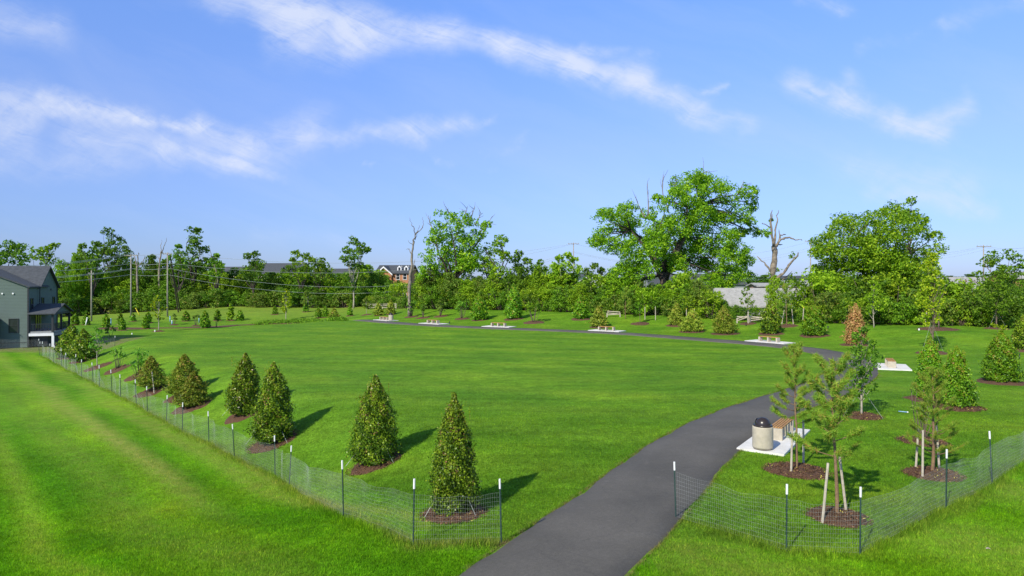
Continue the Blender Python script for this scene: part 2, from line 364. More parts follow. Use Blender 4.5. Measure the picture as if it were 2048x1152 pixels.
def mulchmat():
    m, n, l, b = newmat('bark_mulch')
    l.new(ramp(n, l, nz(n, l, 26, 6, .7), [(.3, (.030, .015, .007)), (.52, (.115, .055, .026)), (.72, (.22, .12, .06))]), b.inputs['Base Color'])
    b.inputs['Roughness'].default_value = .95; bp = n.new('ShaderNodeBump'); bp.inputs['Strength'].default_value = 1; bp.inputs['Distance'].default_value = .05
    l.new(nz(n, l, 30, 5, .7), bp.inputs['Height']); l.new(bp.outputs[0], b.inputs['Normal']); return m
M['mulch'] = mulchmat()
def asphalt():
    m, n, l, b = newmat('asphalt'); tc = n.new('ShaderNodeTexCoord')
    f1 = nz(n, l, .35, 6, .6); f2 = nz(n, l, 70, 3, .8); f3 = nz(n, l, 2.4, 8, .7)
    c = ramp(n, l, f1, [(.3, (.080, .073, .060)), (.7, (.126, .114, .094))])
    c = mixrgb(n, l, .5, c, ramp(n, l, f2, [(.3, (.35, .35, .35)), (.7, (1.6, 1.6, 1.6))]), 'MULTIPLY')
    c = mixrgb(n, l, ramp(n, l, f3, [(.60, (0, 0, 0)), (.78, (.45, .45, .45))]), c, (.19, .175, .15))
    f4 = nz(n, l, 13, 4, .8); c = mixrgb(n, l, 1.0, c, ramp(n, l, f4, [(.3, (.82, .82, .82)), (.62, (1.06, 1.06, 1.06)), (.74, (1.5, 1.48, 1.42))]), 'MULTIPLY')
    wv = n.new('ShaderNodeTexVoronoi'); wv.feature = 'DISTANCE_TO_EDGE'; wv.inputs['Scale'].default_value = .32; dv = n.new('ShaderNodeVectorMath'); dv.operation = 'ADD'; l.new(tc.outputs['Object'], dv.inputs[0])
    nn = n.new('ShaderNodeTexNoise'); nn.inputs['Scale'].default_value = 1.1; nn.inputs['Detail'].default_value = 6; l.new(tc.outputs['Object'], nn.inputs['Vector']); l.new(nn.outputs['Color'], dv.inputs[1]); l.new(dv.outputs[0], wv.inputs['Vector'])
    c = mixrgb(n, l, ramp(n, l, wv.outputs[0], [(0, (.22,) * 3), (.003, (.15,) * 3), (.007, (0,) * 3)]), c, (.03, .028, .025))
    l.new(c, b.inputs['Base Color']); b.inputs['Roughness'].default_value = .85
    bp = n.new('ShaderNodeBump'); bp.inputs['Strength'].default_value = .4; bp.inputs['Distance'].default_value = .01; l.new(f2, bp.inputs['Height']); l.new(bp.outputs[0], b.inputs['Normal']); return m
M['asphalt'] = asphalt()
def grass(name, blade=False):
    # attributes: zone (0 park lawn, 1 outer lawn), dry (0..1 straw), dirt, stripe (-1..1)
    m, n, l, b = newmat(name); tc = n.new('ShaderNodeTexCoord'); ob = tc.outputs['Object']
    def at(k): a = n.new('ShaderNodeAttribute'); a.attribute_name = k; return a.outputs['Fac']
    mp = n.new('ShaderNodeMapping'); mp.inputs['Rotation'].default_value = (0, 0, R(-8)); mp.inputs['Scale'].default_value = (.25, 1.5, 1); l.new(ob, mp.inputs[0])
    big = nz(n, l, .16, 5, .6, ob); mq = n.new('ShaderNodeMapping'); mq.vector_type = 'TEXTURE'; mq.inputs['Rotation'].default_value = (0, 0, R(132)); mq.inputs['Scale'].default_value = (5, .8, 1); l.new(ob, mq.inputs[0]); streak = mixrgb(n, l, at('zone'), nz(n, l, .55, 6, .62, mp.outputs[0]), nz(n, l, .6, 6, .6, mq.outputs[0])); mid = nz(n, l, 1.6, 5, .65, ob); fine = nz(n, l, 9, 5, .75, ob); vf = nz(n, l, 38, 3, .8, ob)
    park = ramp(n, l, big, [(.3, (.084, .200, .013)), (.5, (.115, .240, .014)), (.7, (.160, .285, .016))])
    outer = ramp(n, l, big, [(.3, (.072, .225, .004)), (.5, (.112, .285, .005)), (.72, (.170, .320, .008))])
    c = mixrgb(n, l, at('zone'), park, outer)
    def mul(c, f, lo, hi, a=.3, b_=.7): return mixrgb(n, l, 1.0, c, ramp(n, l, f, [(a, (lo,) * 3), (b_, (hi,) * 3)]), 'MULTIPLY')
    c = mul(c, streak, .82, 1.20); c = mul(c, mid, .78, 1.22); c = mul(c, fine, .55, 1.5, .3, .7)
    if not blade: c = mul(c, vf, .5, 1.5, .32, .68)
    st = ramp(n, l, at('stripe'), [(0, (.62, .76, .6)), (.5, (.97, .98, .97)), (1, (1.42, 1.14, 1.6))]); c = mixrgb(n, l, 1.0, c, st, 'MULTIPLY')
    # straw / thin spots
    dn = n.new('ShaderNodeMath'); dn.operation = 'MULTIPLY'; l.new(at('dry'), dn.inputs[0]); l.new(ramp(n, l, nz(n, l, 2.2, 6, .7, ob), [(.3, (.35,) * 3), (.65, (1.0,) * 3)]), dn.inputs[1])
    c = mixrgb(n, l, dn.outputs[0], c, (.34, .355, .075))
    dd = n.new('ShaderNodeMath'); dd.operation = 'MULTIPLY'; l.new(at('dirt'), dd.inputs[0]); l.new(ramp(n, l, nz(n, l, 3.2, 6, .7, ob), [(.42, (0,) * 3), (.55, (1,) * 3)]), dd.inputs[1])
    c = mixrgb(n, l, dd.outputs[0], c, (.24, .17, .10))
    if blade:
        r = n.new('ShaderNodeAttribute'); r.attribute_name = 'rnd'
        c = mixrgb(n, l, 1.0, c, ramp(n, l, r.outputs['Fac'], [(0, (.45, .52, .4)), (.5, (.95, 1.0, .9)), (.88, (1.5, 1.4, 1.2)), (1, (2.6, 1.8, 2.0))]), 'MULTIPLY')
    l.new(c, b.inputs['Base Color']); b.inputs['Roughness'].default_value = .8; b.inputs['Specular IOR Level'].default_value = .05
    if blade:
        tr = n.new('ShaderNodeBsdfTranslucent'); l.new(mixrgb(n, l, 1.0, c, (1.3, 1.4, .8), 'MULTIPLY'), tr.inputs['Color'])
        ms = n.new('ShaderNodeMixShader'); ms.inputs[0].default_value = .3; l.new(b.outputs[0], ms.inputs[1]); l.new(tr.outputs[0], ms.inputs[2]); l.new(ms.outputs[0], n['Material Output'].inputs['Surface'])
    else:
        bp = n.new('ShaderNodeBump'); bp.inputs['Strength'].default_value = .9; bp.inputs['Distance'].default_value = .06
        l.new(mixrgb(n, l, .5, fine, vf), bp.inputs['Height']); l.new(bp.outputs[0], b.inputs['Normal'])
    return m
M['grass'] = grass('grass_ground'); M['blade'] = grass('grass_blade', True)

# ------------------------------------------------------------------ ground
FR_PX = [(1352,1036),(1573,1102),(1720,1106),(1892,1014),(1985,964),(2075,905),(2190,850)]
FENCE_R = [flat(*p) for p in FR_PX]
FL = np.array(FENCE_L); FRr = np.array(FENCE_R)
def lawn_attr(x, y):
    t = -0.67 * x + 0.742 * (y - 16); s = x * .742 + .67 * (y - 16)       # s<0: outside of the left fence
    outL = (ss(-.4, .3, -s) * (t > -1) * (y < 72) * (th_mask(x)))
    dF = seg_dist(x, y, FL); dR = seg_dist(x, y, FRr)
    front = np.where((y < np.interp(x, [-2.2, -.25, 4.2, 6.0, 7.5, 12, 14.2, 20, 40], [15.4, 15.3, 15.9, 15.0, 14.9, 17.7, 20, 26, 46])) & (x > -2.3), 1.0, 0.0)
    zone = np.clip(np.maximum(outL, front), 0, 1)
    n1 = np.sin(t * .35 + np.sin(t * .13) * 2) * .25
    q = -s + n1
    dry = .95 * np.exp(-((q - 3.2) / .5) ** 2) * ss(4, 20, t) + .6 * np.exp(-((q - 1.1) / .4) ** 2) + .3 * np.exp(-((q - 5.2) / .9) ** 2) + .32 * np.exp(-((q - 9.4 - .5 * np.sin(t * .1)) / .18) ** 2) + .34 * np.exp(-((q - 7.3 - .4 * np.sin(t * .12)) / .3) ** 2) + .34 * np.exp(-((q - 11.2 - .5 * np.sin(t * .1)) / .16) ** 2)
    dry = dry * outL * (1 - .35 * ss(38, 60, t)) + .42 * (front > 0) * (.5 + .5 * np.sin(x * .9 + y * .7)) * (x > 3) + .55 * np.exp(-(dF / .25) ** 2) + .25 * np.exp(-(dR / .3) ** 2)
    dry = np.maximum(dry, .38 * ss(112, 135, y) * (x < -8))               # the meadow
    dry = np.maximum(dry, .75 * np.exp(-((y - 146) / 4.0) ** 2) * (x < -10))
    dP = seg_dist(x, y, PATHC)
    dirt = .9 * np.exp(-((dP - PW / 2 - .02) / .07) ** 2) + .22 * np.exp(-(dF / .22) ** 2) + ss(70.0, 72.5, y) * (x < -43) * (y < 90) * .8
    stripe = .5 + ((.30 * np.sin(q * 1.75 + .6) + .20 * np.sin(q * 3.3 + 1.4 * np.sin(t * .08))) * ss(2, 8, t)) * outL + (1 - zone) * .13 * np.sin((x * .25 + y * .97) * 1.25 + .5 * np.sin(x * .2))
    return zone, np.clip(dry, 0, 1), np.clip(dirt, 0, 1), np.clip(stripe, 0, 1)
def th_mask(x): return 1.0 * (x < -2.0)
def put_attr(me, x, y):
    for k, a in zip(('zone', 'dry', 'dirt', 'stripe'), lawn_attr(x, y)):
        at = me.attributes.new(k, 'FLOAT', 'POINT'); at.data.foreach_set('value', np.broadcast_to(a, x.shape).astype(np.float32))
gx = np.r_[-3500, -1800, -900, -500, -320, -230, -180, np.arange(-150, -56, 3.0), np.arange(-56, -24, .8), np.arange(-24, 24, .3), np.arange(24, 64, 1.0), np.arange(64, 150, 4), 170, 230, 320, 500, 900, 1800, 3500]
gy = np.r_[-300, -100, -30, -5, 5, np.arange(10, 34, .3), np.arange(34, 76, .7), np.arange(76, 118, 1.2), np.arange(118, 170, 2.5), 180, 200, 230, 280, 350, 450, 700, 1200, 2500, 6000]
def build_ground():
    X, Y = np.meshgrid(gx, gy); x = X.ravel(); y = Y.ravel(); z = terrain(x, y); nx, ny = len(gx), len(gy)
    i = (np.arange(ny - 1)[:, None] * nx + np.arange(nx - 1)[None]).ravel()
    mb = MB(); mb.add(np.c_[x, y, z], np.stack([i, i + 1, i + nx + 1, i + nx], 1))
    o = mb.build('ground', M['grass'], smooth=True); put_attr(o.data, x, y); tag(o, kind='structure')
build_ground()
def build_path():
    P = PATHC; T = np.gradient(P, axis=0); T /= np.linalg.norm(T, axis=1)[:, None]; Nn = np.c_[T[:, 1], -T[:, 0]]
    rows = []
    wob = .05 * np.sin(np.arange(len(P)) * .9) + .03 * np.sin(np.arange(len(P)) * 2.3)
    for k, (o, dz) in enumerate([(-1.02, -.1), (-1, .028), (-.5, .045), (0, .05), (.5, .045), (1, .028), (1.02, -.1)]):
        q = P + Nn * (o * PW / 2 + wob[:, None] * np.sign(o)); rows.append(np.c_[q, terrain(q[:, 0], q[:, 1]) + dz])
    V = np.stack(rows, 1); n, k = V.shape[:2]; i = (np.arange(n - 1)[:, None] * k + np.arange(k - 1)[None]).ravel()
    mb = MB(); mb.add(V.reshape(-1, 3), np.stack([i, i + 1, i + k + 1, i + k], 1)); tag(mb.build('path', M['asphalt'], smooth=True), kind='structure')
build_path()

# keep-out discs for the grass blades
DISCS = []; PADS = []

# ------------------------------------------------------------------ plants
def crown_from_lobes(mb, lobes, leaf, rng, cov=1.0, subf=.36, flatten=.8):
    C = []; Nn = []; A = []
    for (x, y, z, r) in lobes:
        ns = max(5, int(cov * 15 * (r / max(r, 1e-3)) ** 2)); rs = r * subf
        d = rng.normal(size=(ns, 3)); d /= np.linalg.norm(d, axis=1)[:, None]
        sc = np.array([x, y, z]) + d * (r * (.55 + .5 * rng.random((ns, 1)))) * np.array([1, 1, flatten])
        tone = rng.normal(0, .09, ns)
        for q, tn in zip(sc, tone):
            rr = rs * (.7 + .6 * rng.random()); m = max(6, int(cov * 5.0 * (rr / leaf) ** 2))
            e = rng.normal(size=(m, 3)); e /= np.linalg.norm(e, axis=1)[:, None]
            C.append(q + e * rr * (.45 + .65 * rng.random((m, 1))) * np.array([1, 1, .75]))
            Nn.append(e * .9 + rng.normal(size=(m, 3)) * .55 + np.array([0, 0, .35])); A.append(np.clip(rng.random(m) * .8 + .1 + tn, 0, 1))
    C = np.concatenate(C); Nn = np.concatenate(Nn); A = np.concatenate(A)
    mb.leaves(C, Nn, leaf * (.5 + .95 * rng.random(len(C))), rng, .75, A); return len(C)
def limb(mb, p0, p1, r0, r1, rng, n=6, wob=.08, sides=6, sag=0):
    p0 = np.array(p0, float); p1 = np.array(p1, float); L = np.linalg.norm(p1 - p0); t = np.linspace(0, 1, n)[:, None]
    P = p0 + (p1 - p0) * t; off = np.cumsum(rng.normal(0, wob * L / n, (n, 3)), 0) * np.sin(t * math.pi)
    P = P + off; P[:, 2] += sag * L * np.sin(t[:, 0] * math.pi)
    mb.tube(P, r0 + (r1 - r0) * t[:, 0], sides); return P
def lobes_generic(rng, h, w, base, n, shape='round'):
    L = []
    for k in range(n):
        u = (k + rng.random()) / n; z = h * (base + (1 - base) * u)
        if shape == 'round': pr = math.sin(math.pi * min(1, .18 + .8 * u)) ** .6
        elif shape == 'cone': pr = (1 - u) ** .8 + .12
        else: pr = math.sin(math.pi * min(1, .25 + .70 * u)) ** .5 * (.75 + .4 * rng.random())
        a = rng.random() * 6.283; rad = w / 2 * pr; r = rad * (.30 + .24 * rng.random()); r = max(r, w * .09); q = max(0, rad - r * .8) * rng.random() ** .45
        L.append((q * math.cos(a), q * math.sin(a), min(z, h - r * .7), r))
    return L
def decid(name, label, cat, loc, h, w, leafm, barkm, seed, leaf, base=.25, n=22, cov=1.0, shape='round', group=None, trunk_r=None, rz=0, lean=0, fork=True):
    rng = np.random.default_rng(seed); t = thing(name, label, cat, loc, rz, group); tb = MB(); cb = MB()
    lobes = lobes_generic(rng, h, w, base, n, shape); tr = trunk_r or h * .018
    top = np.array([lean, 0, h * .86]); P = limb(tb, (0, 0, -.15), top, tr, tr * .2, rng, 10, .05, 7)
    for (x, y, z, r) in lobes:
        k = np.argmin(np.abs(P[:, 2] - z * .62)); q = P[k]; lr = tr * (1 - .75 * q[2] / h) * .5
        limb(tb, q, (x, y, z), lr, lr * .25, rng, 5, .12, 5)
    crown_from_lobes(cb, lobes, leaf, rng, cov); tb.build('trunk', M[barkm], t, True); cb.build('crown', M[leafm], t); return t
def lobed_tree(name, label, cat, cpx, d, pxlobes, basez, leafm, barkm, seed, leaf, depth, cov=1.0, trunk_r=.5, group=None, tx=None, dead=None):
    rng = np.random.default_rng(seed); x0 = (cpx - 1024) / F * d; z0 = tz(x0, d) if basez is None else basez
    t = thing(name, label, cat, (x0, d, z0), 0, group); tb = MB(); cb = MB(); s = d / F; L = []
    for (px, py, rp) in pxlobes:
        x = (px - cpx) * s; z = CAMH - (py - HY) * s - z0; r = rp * s
        for rep in range(2): L.append((x + rng.normal() * r * .15, (rng.random() * 2 - 1) * max(.2, 1 - abs(x) / (depth * 1.5)) * depth * .85, z, r * (1 if rep == 0 else .85)))
    H = max(q[2] for q in L); fork = .30 * H
    P = limb(tb, (0, 0, -.3), (0, 0, fork), trunk_r * 1.15, trunk_r * .85, rng, 5, .05, 9)
    mains = []
    for k in range(7):
        a = k * .9 + rng.random(); far = np.array([math.cos(a) * depth * .55, math.sin(a) * depth * .55, H * (.5 + .35 * rng.random())])
        mains.append(limb(tb, P[-1 - (k % 2)], far, trunk_r * .55, trunk_r * .16, rng, 8, .16, 7))
    A = np.concatenate(mains)
    for (x, y, z, r) in L:
        q = A[np.argmin(np.linalg.norm(A - np.array([x, y, z - r]), axis=1))]
        limb(tb, q, (x, y, z), trunk_r * .16, trunk_r * .04, rng, 6, .14, 5)
    crown_from_lobes(cb, L, leaf, rng, cov)
    tb.build('trunk', M[barkm], t, True); cb.build('crown', M[leafm], t)
    if dead:
        for (xa, ya, xb, yb) in dead:
            db = MB()
            p0 = np.array([(xa - cpx) * s, rng.normal() * .8, CAMH - (ya - HY) * s - z0]); p1 = np.array([(xb - cpx) * s, p0[1] + rng.normal() * .5, CAMH - (yb - HY) * s - z0])
            Q = limb(db, p0, p1, .13, .03, rng, 7, .12, 5)
            for j in range(3): limb(db, Q[3 + j], Q[3 + j] + (p1 - p0) * .35 + rng.normal(size=3) * .8, .05, .015, rng, 4, .1, 4)
            db.build('bare_branch', M['deadwood'], t, True)
    return t
def conifer(name, label, cat, loc, h, w, leafm, seed, leaf, style='holly', cover=4.0, group=None, barkm='bark', guys=False, bare=0.0, leader=True):
    rng = np.random.default_rng(seed); t = thing(name, label, cat, loc, rng.random() * 6.28, group); tb = MB(); cb = MB()
    limb(tb, (0, 0, -.1), (rng.normal() * .02 * h, rng.normal() * .02 * h, h * .93), max(.02, h * .014), .006, rng, 8, .03, 6)
    area = math.pi * w / 2 * math.hypot(h, w / 2) * 1.2; n = int(cover * area / (.38 * leaf * leaf))
    n = min(n, 26000)
    u = rng.random(n) ** 1.25; ang = rng.random(n) * 6.2832
    if style == 'holly':
        prof = np.interp(u, [0, .05, .15, .45, .7, .86, .95, 1], [.74, .93, 1.0, .85, .60, .31, .11, .04])
    else:
        prof = np.interp(u, [0, .05, .2, .5, .8, 1], [.45, .8, 1.0, .72, .34, .05])
    ph = rng.random(8) * 6.28
    lump = 1 + .10 * np.sin(ang * 3 + u * 9 + ph[0]) + .09 * np.sin(ang * 5 - u * 17 + ph[1]) + .07 * np.sin(ang * 2 + u * 31 + ph[2]) + .07 * np.sin(ang * 9 + u * 23 + ph[3]) + .30 * rng.random(n) ** 5 + .06 * np.sin(ang + u * 6 + ph[6])
    if style == 'cedar': lump += .14 * np.sin(ang * 4 + u * 38 + ph[4]) + .16 * rng.normal(size=n) * (rng.random(n) < .25)
    rr = w / 2 * prof * lump * (1 - .62 * rng.random(n) ** 1.7) + rng.normal(0, .014, n)
    z = h * (.035 + bare + (.95 - bare) * u) + rng.normal(0, .02, n) * h * .3
    keep = z > .03; rr, z, ang = rr[keep], z[keep], ang[keep]; n = len(z)
    out = np.c_[np.cos(ang), np.sin(ang), np.full(n, .3)]; C = np.c_[rr * np.cos(ang), rr * np.sin(ang), z]
    C += np.array([0.02 * h, 0, 0]) * (z / h)[:, None] * rng.normal()
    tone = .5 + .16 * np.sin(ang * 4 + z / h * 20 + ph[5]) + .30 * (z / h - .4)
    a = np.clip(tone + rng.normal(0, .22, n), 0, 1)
    if style == 'cedar':
        tip = out * np.array([1, 1, 1.4]) + rng.normal(size=(n, 3)) * .45
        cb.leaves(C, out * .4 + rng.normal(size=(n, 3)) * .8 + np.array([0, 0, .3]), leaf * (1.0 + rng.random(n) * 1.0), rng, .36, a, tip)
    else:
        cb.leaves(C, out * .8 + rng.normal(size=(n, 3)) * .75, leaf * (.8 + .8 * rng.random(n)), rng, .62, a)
    if style == 'holly' and h > 1.6:
        for k in range(16):
            u_ = rng.random() ** .8 * .9; pr = w / 2 * np.interp(u_, [0, .05, .15, .45, .7, .86, .95, 1], [.74, .93, 1.0, .85, .60, .31, .11, .04]); a_ = rng.random() * 6.28; m = 16; q_ = rng.random(m)[:, None]
            d_ = np.array([math.cos(a_) * .7, math.sin(a_) * .7, .9]) * h * (.05 + .06 * rng.random()); b_ = np.array([math.cos(a_) * pr * .95, math.sin(a_) * pr * .95, h * (.06 + .9 * u_)])
            cb.leaves(b_ + d_ * q_ + rng.normal(0, .012, (m, 3)), rng.normal(size=(m, 3)), leaf * 1.0, rng, .55, np.clip(.55 + .35 * rng.random(m), 0, .93))
    if leader:
        for k in range(7):
            m = 34; zz = h * (.80 + .22 * rng.random(m) * (1 if k == 0 else .45 + .3 * rng.random())); x0, y0 = (rng.normal(size=2) * .05 * w if k == 0 else rng.normal(size=2) * .17 * w)
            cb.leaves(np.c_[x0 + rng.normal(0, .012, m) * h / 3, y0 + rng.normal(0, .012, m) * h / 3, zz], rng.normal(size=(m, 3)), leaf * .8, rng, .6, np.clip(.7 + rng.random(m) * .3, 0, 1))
    tb.build('trunk', M[barkm], t, True); cb.build('foliage', M[leafm], t)
    if guys:
        for k in range(3):
            g = MB(); a0 = t.rotation_euler[2]; ax = R(-35) + k * R(120) - a0
            g.tube([(math.cos(ax) * w * .34, math.sin(ax) * w * .34, h * .2), (math.cos(ax) * w * .68, math.sin(ax) * w * .68, .02)], .006, 4); g.build('guy_line', M['wire'], t)
    return t
def pine(name, label, loc, h, w, seed, nb=22, clear=.35, needle=.16, leafm='pine', lean=0.0, tr=.045, per=75):
    rng = np.random.default_rng(seed); t = thing(name, label, 'pine tree', loc, 0); tb = MB(); cb = MB()
    P = limb(tb, (0, 0, -.1), (lean, 0, h * .97), tr, .010, rng, 12, .05, 8)
    tips = []
    for k in range(nb):
        u = clear + (1 - clear) * (k + .5 * rng.random()) / nb; q = P[0] + (P[-1] - P[0]) * u
        j = min(len(P) - 2, int(u * (len(P) - 1))); q = P[j] + (P[j + 1] - P[j]) * (u * (len(P) - 1) - j)
        a = k * 2.4 + rng.normal() * .3; L = w / 2 * (1.05 - .75 * max(0, (u - clear) / (1 - clear))) * (.65 + .5 * rng.random()); up = .35 + .9 * (u - clear) / (1 - clear)
        end = q + np.array([math.cos(a) * L, math.sin(a) * L, L * up]); B = limb(tb, q, end, .014, .005, rng, 6, .08, 4, -.08)
        segs = [(B[i], (B[i + 1] - B[i])) for i in range(2, 5)]
        if rng.random() < .75:
            a2 = a + rng.choice([-1, 1]) * .6; e2 = B[3] + np.array([math.cos(a2), math.sin(a2), up + .2]) * L * .5; B2 = limb(tb, B[3], e2, .009, .004, rng, 4, .06, 4)
            segs += [(B2[i], (B2[i + 1] - B2[i])) for i in range(1, 3)]
        for (p, dv) in segs: tips.append((p, dv))
    for i in range(6): tips.append((P[-1 - i % 4] + np.array([0, 0, -.02 * i]), np.array([0, 0, .12 * h / 3])))
    for (p, dv) in tips:
        m = per; s = rng.random((m, 1)); dn = dv / (np.linalg.norm(dv) + 1e-9)
        dirs = dn * .75 + rng.normal(size=(m, 3)) * .55; dirs /= np.linalg.norm(dirs, axis=1)[:, None]
        L = needle * (.7 + .5 * rng.random((m, 1))); c = p + dv * s * 1.1 + dirs * L / 2
        cb.leaves(c, rng.normal(size=(m, 3)), L[:, 0], rng, .085, np.clip(rng.normal(.5 + .25 * rng.random(), .22, m), 0, 1), dirs, tri=True)
    tb.build('trunk', M['pinebark'], t, True); cb.build('foliage', M[leafm], t); return t
def shrub(name, label, loc, h, w, leafm, seed, leaf, n=9, cov=.8, group=None, bare=.3, cat='shrub', barkm='bark'):
    rng = np.random.default_rng(seed); t = thing(name, label, cat, loc, 0, group); tb = MB(); cb = MB(); L = []
    for k in range(n):
        a = rng.random() * 6.28; rad = w / 2 * .72 * rng.random() ** .5; z = h * (bare + .12 + (.80 - bare) * rng.random()); r = w * (.12 + .10 * rng.random())
        L.append((rad * math.cos(a), rad * math.sin(a), z, r)); limb(tb, (.04 * math.cos(a), .04 * math.sin(a), -.05), (rad * math.cos(a), rad * math.sin(a), z), .012 * h, .004 * h, rng, 5, .1, 5)
    crown_from_lobes(cb, L, leaf, rng, cov, .5); tb.build('stem', M[barkm], t, True); cb.build('foliage', M[leafm], t); return t
def mulch(cx, cy, r, label, seed):
    rng = np.random.default_rng(seed); nr, na = 7, 36; an = np.arange(na) / na * 6.2832
    edge = 1 + .05 * np.sin(an * 3 + seed) + .04 * np.sin(an * 7 + seed * 2) + .03 * rng.normal(size=na)
    V = []; 
    for i in range(nr):
        u = (i + .02) / (nr - 1); rr = r * u * edge; x = cx + rr * np.cos(an); y = cy + rr * np.sin(an)
        V.append(np.c_[x, y, terrain(x, y) + (.11 * (1 - u ** 3) * (1 + .35 * rng.normal(size=na) * (u > .1)) + .012 if i < nr - 1 else -.03)])
    V = np.concatenate(V); i = np.arange(nr - 1)[:, None] * na; j = np.arange(na)[None]; k = (j + 1) % na
    mb = MB(); V = V - np.array([cx, cy, 0]); mb.add(V, np.stack([i + j, i + k, i + k + na, i + j + na], -1).reshape(-1, 4))
    o = mb.build('mulch_ring', M['mulch'], None, True); o.location = (cx, cy, 0); tag(o, label, 'mulch ring', 'mulch rings around the planted trees'); DISCS.append((cx, cy, r * .97))
def lsz(d, k=1.0): return max(.05, d * .00235) * k

SEED = [100]
def add_guys(o, seed, h):
    t = o if o.parent is None else o.parent
    b = MB(); b.lathe([(.0, 0), (.045, 0), (.05, .05), (.04, .12), (0, .13)], (0, 0, h * .30), 8); b.build('rubber_tie', M['black'], t)
    for k in range(3):
        a = R(-50) + k * R(120); g = MB(); g.tube([(0, 0, h * .32), (math.cos(a) * .9, math.sin(a) * .9, .03)], .005, 4); g.build('guy_line', M['wire'], t)
def item(sp, px, py, topy, wpx, desc, ring=True, **kw):
    """one planted tree or shrub: pixel of its foot gives the place on the ground"""
    SEED[0] += 7; seed = SEED[0]; x, y, z = gp(px, py); h = (py - topy) * y / F; w = wpx * y / F; leaf = lsz(y) * kw.pop('lk', 1.0); loc = (x, y, z)
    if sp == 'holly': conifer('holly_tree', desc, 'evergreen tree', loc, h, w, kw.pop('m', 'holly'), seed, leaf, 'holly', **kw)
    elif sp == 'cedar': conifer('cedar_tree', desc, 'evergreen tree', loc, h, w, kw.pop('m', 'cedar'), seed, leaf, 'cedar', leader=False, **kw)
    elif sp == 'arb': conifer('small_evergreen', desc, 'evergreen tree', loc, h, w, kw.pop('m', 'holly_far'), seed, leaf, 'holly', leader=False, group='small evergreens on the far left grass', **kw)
    elif sp == 'shrub': shrub('shrub', desc, loc, h, w, kw.pop('m', 'wood'), seed, leaf, **kw)
    elif sp == 'young': decid('young_tree', desc, 'young tree', loc, h, w, kw.pop('m', 'bright'), kw.pop('b', 'palebark'), seed, leaf, trunk_r=max(.025, h * .013), **kw)
    elif sp == 'pine': pine('pine_tree', desc, loc, h, w, seed, **kw)
    if px in (1723, 1863, 1993): add_guys(COL.objects[-1], seed, h)
    if ring: mulch(x, y, max(.55, w * .62) if ring is True else ring, ('brown mulch ring around the ' + desc)[:200], seed)
    return x, y, z

# --- near left row, outside the oval
item('holly', 907, 1028, 786, 88, 'nearest holly, behind the end of the left wire fence', .85, guys=True)
item('holly', 750, 928, 750, 86, 'second nearest holly with dark leaves', .95, guys=True)
item('holly', 545, 885, 724, 74, 'holly with bright base, third from the front', 1.05, guys=True)
item('holly', 489, 829, 706, 60, 'dark slim holly, fourth from the front', 1.0, guys=True)
item('cedar', 385, 813, 742, 60, 'light green cedar in front of another cedar', 1.1, m='cedar', lk=1.0, cover=3.4)
item('cedar', 368, 790, 708, 64, 'tall dark cedar behind the light cedar', 1.1, lk=1.0, cover=3.0)
item('cedar', 303, 784, 712, 56, 'bushy cedar tied to a stake', 1.1, lk=1.0, cover=2.0, bare=.12)
item('shrub', 276, 752, 697, 44, 'airy shrub left of the staked cedar', 1.0, m='bluegreen', n=12, cov=.55)
item('shrub', 234, 740, 690, 36, 'thin green shrub beside the tall slim sapling', 1.0, m='bluegreen', n=9, cov=.45)
item('young', 194, 735, 655, 44, 'slim sapling with blue-green leaves by left fence', 1.1, m='bluegreen', base=.42, n=12, cov=0.65)
item('holly', 166, 722, 657, 46, 'broad rusty holly, right one of a pair', 1.2, m='holly', leader=False, cover=3)
item('holly', 142, 716, 648, 48, 'broad golden holly, left one of a pair', 1.2, m='holly', leader=False, cover=3)
# --- far left grass
ARB = [(245,661,635,13,'left of two poles by the pipe inlet'),(212,656,628,15,'nearest the first utility pole'),(292,658,628,13,'nearest in a pair left of the yellow sapling'),(297,646,624,12,'farther in a pair left of the yellow sapling'),
  (266,643,626,11,'at the foot of the middle utility pole'),(240,650,626,11,'farther beside the blue marker'),(372,642,622,14,'right of the leaning props'),(410,656,621,19,'largest, out on the open slope'),(435,641,619,12,'between slope evergreen and lime sapling'),
  (480,641,620,13,'just right of the lime sapling'),(550,629,612,10,'alone in the middle of meadow edge'),(612,624,605,11,'beside pale sapling below the wood'),(637,636,615,12,'left of two above the planting bed'),(651,635,612,13,'right of two above the planting bed'),
  (150,650,627,14,'just right of the house porch'),(172,650,629,13,'behind the white marker stake'),(124,655,640,12,'seen through the porch'),(700,632,612,10,'near the head of the asphalt path')]
for (a, b, c, e, s) in ARB: item('arb', a, b, c, e, 'small evergreen ' + s, False if a in (480, 434, 124) else .8, cover=3)
item('young', 317, 663, 590, 34, 'yellow-green sapling with thin crown on far slope', .9, m='yellow', base=.3, n=14, cov=0.43)
item('young', 462, 641, 607, 22, 'lime green sapling on the far left slope', .8, m='bright', base=.12, n=12, shape='cone', cov=1.10)
item('young', 572, 641, 578, 26, 'yellow-green sapling standing in the planting bed', False, m='yellow', base=.25, n=14, cov=0.65)
item('young', 616, 624, 582, 28, 'pale sapling below the wood', False, m='olive', base=.3, n=12, cov=0.58)
item('shrub', 222, 674, 652, 26, 'thin brown shrub at rim of the left slope', False, m='olive', n=6, cov=.3)
item('shrub', 348, 650, 625, 16, 'small thin shrub behind the lawn rim', .8, m='olive', n=6, cov=.3)
item('shrub', 392, 652, 625, 16, 'small bare shrub left of the largest small evergreen', .8, m='olive', n=6, cov=.3)
item('shrub', 432, 655, 622, 12, 'twiggy shrub on the far slope', False, m='olive', n=5, cov=.25)
item('cedar', 668, 640, 616, 24, 'olive cedar at the right end of the planting bed', .9, m='cedar_gold', cover=2.2)
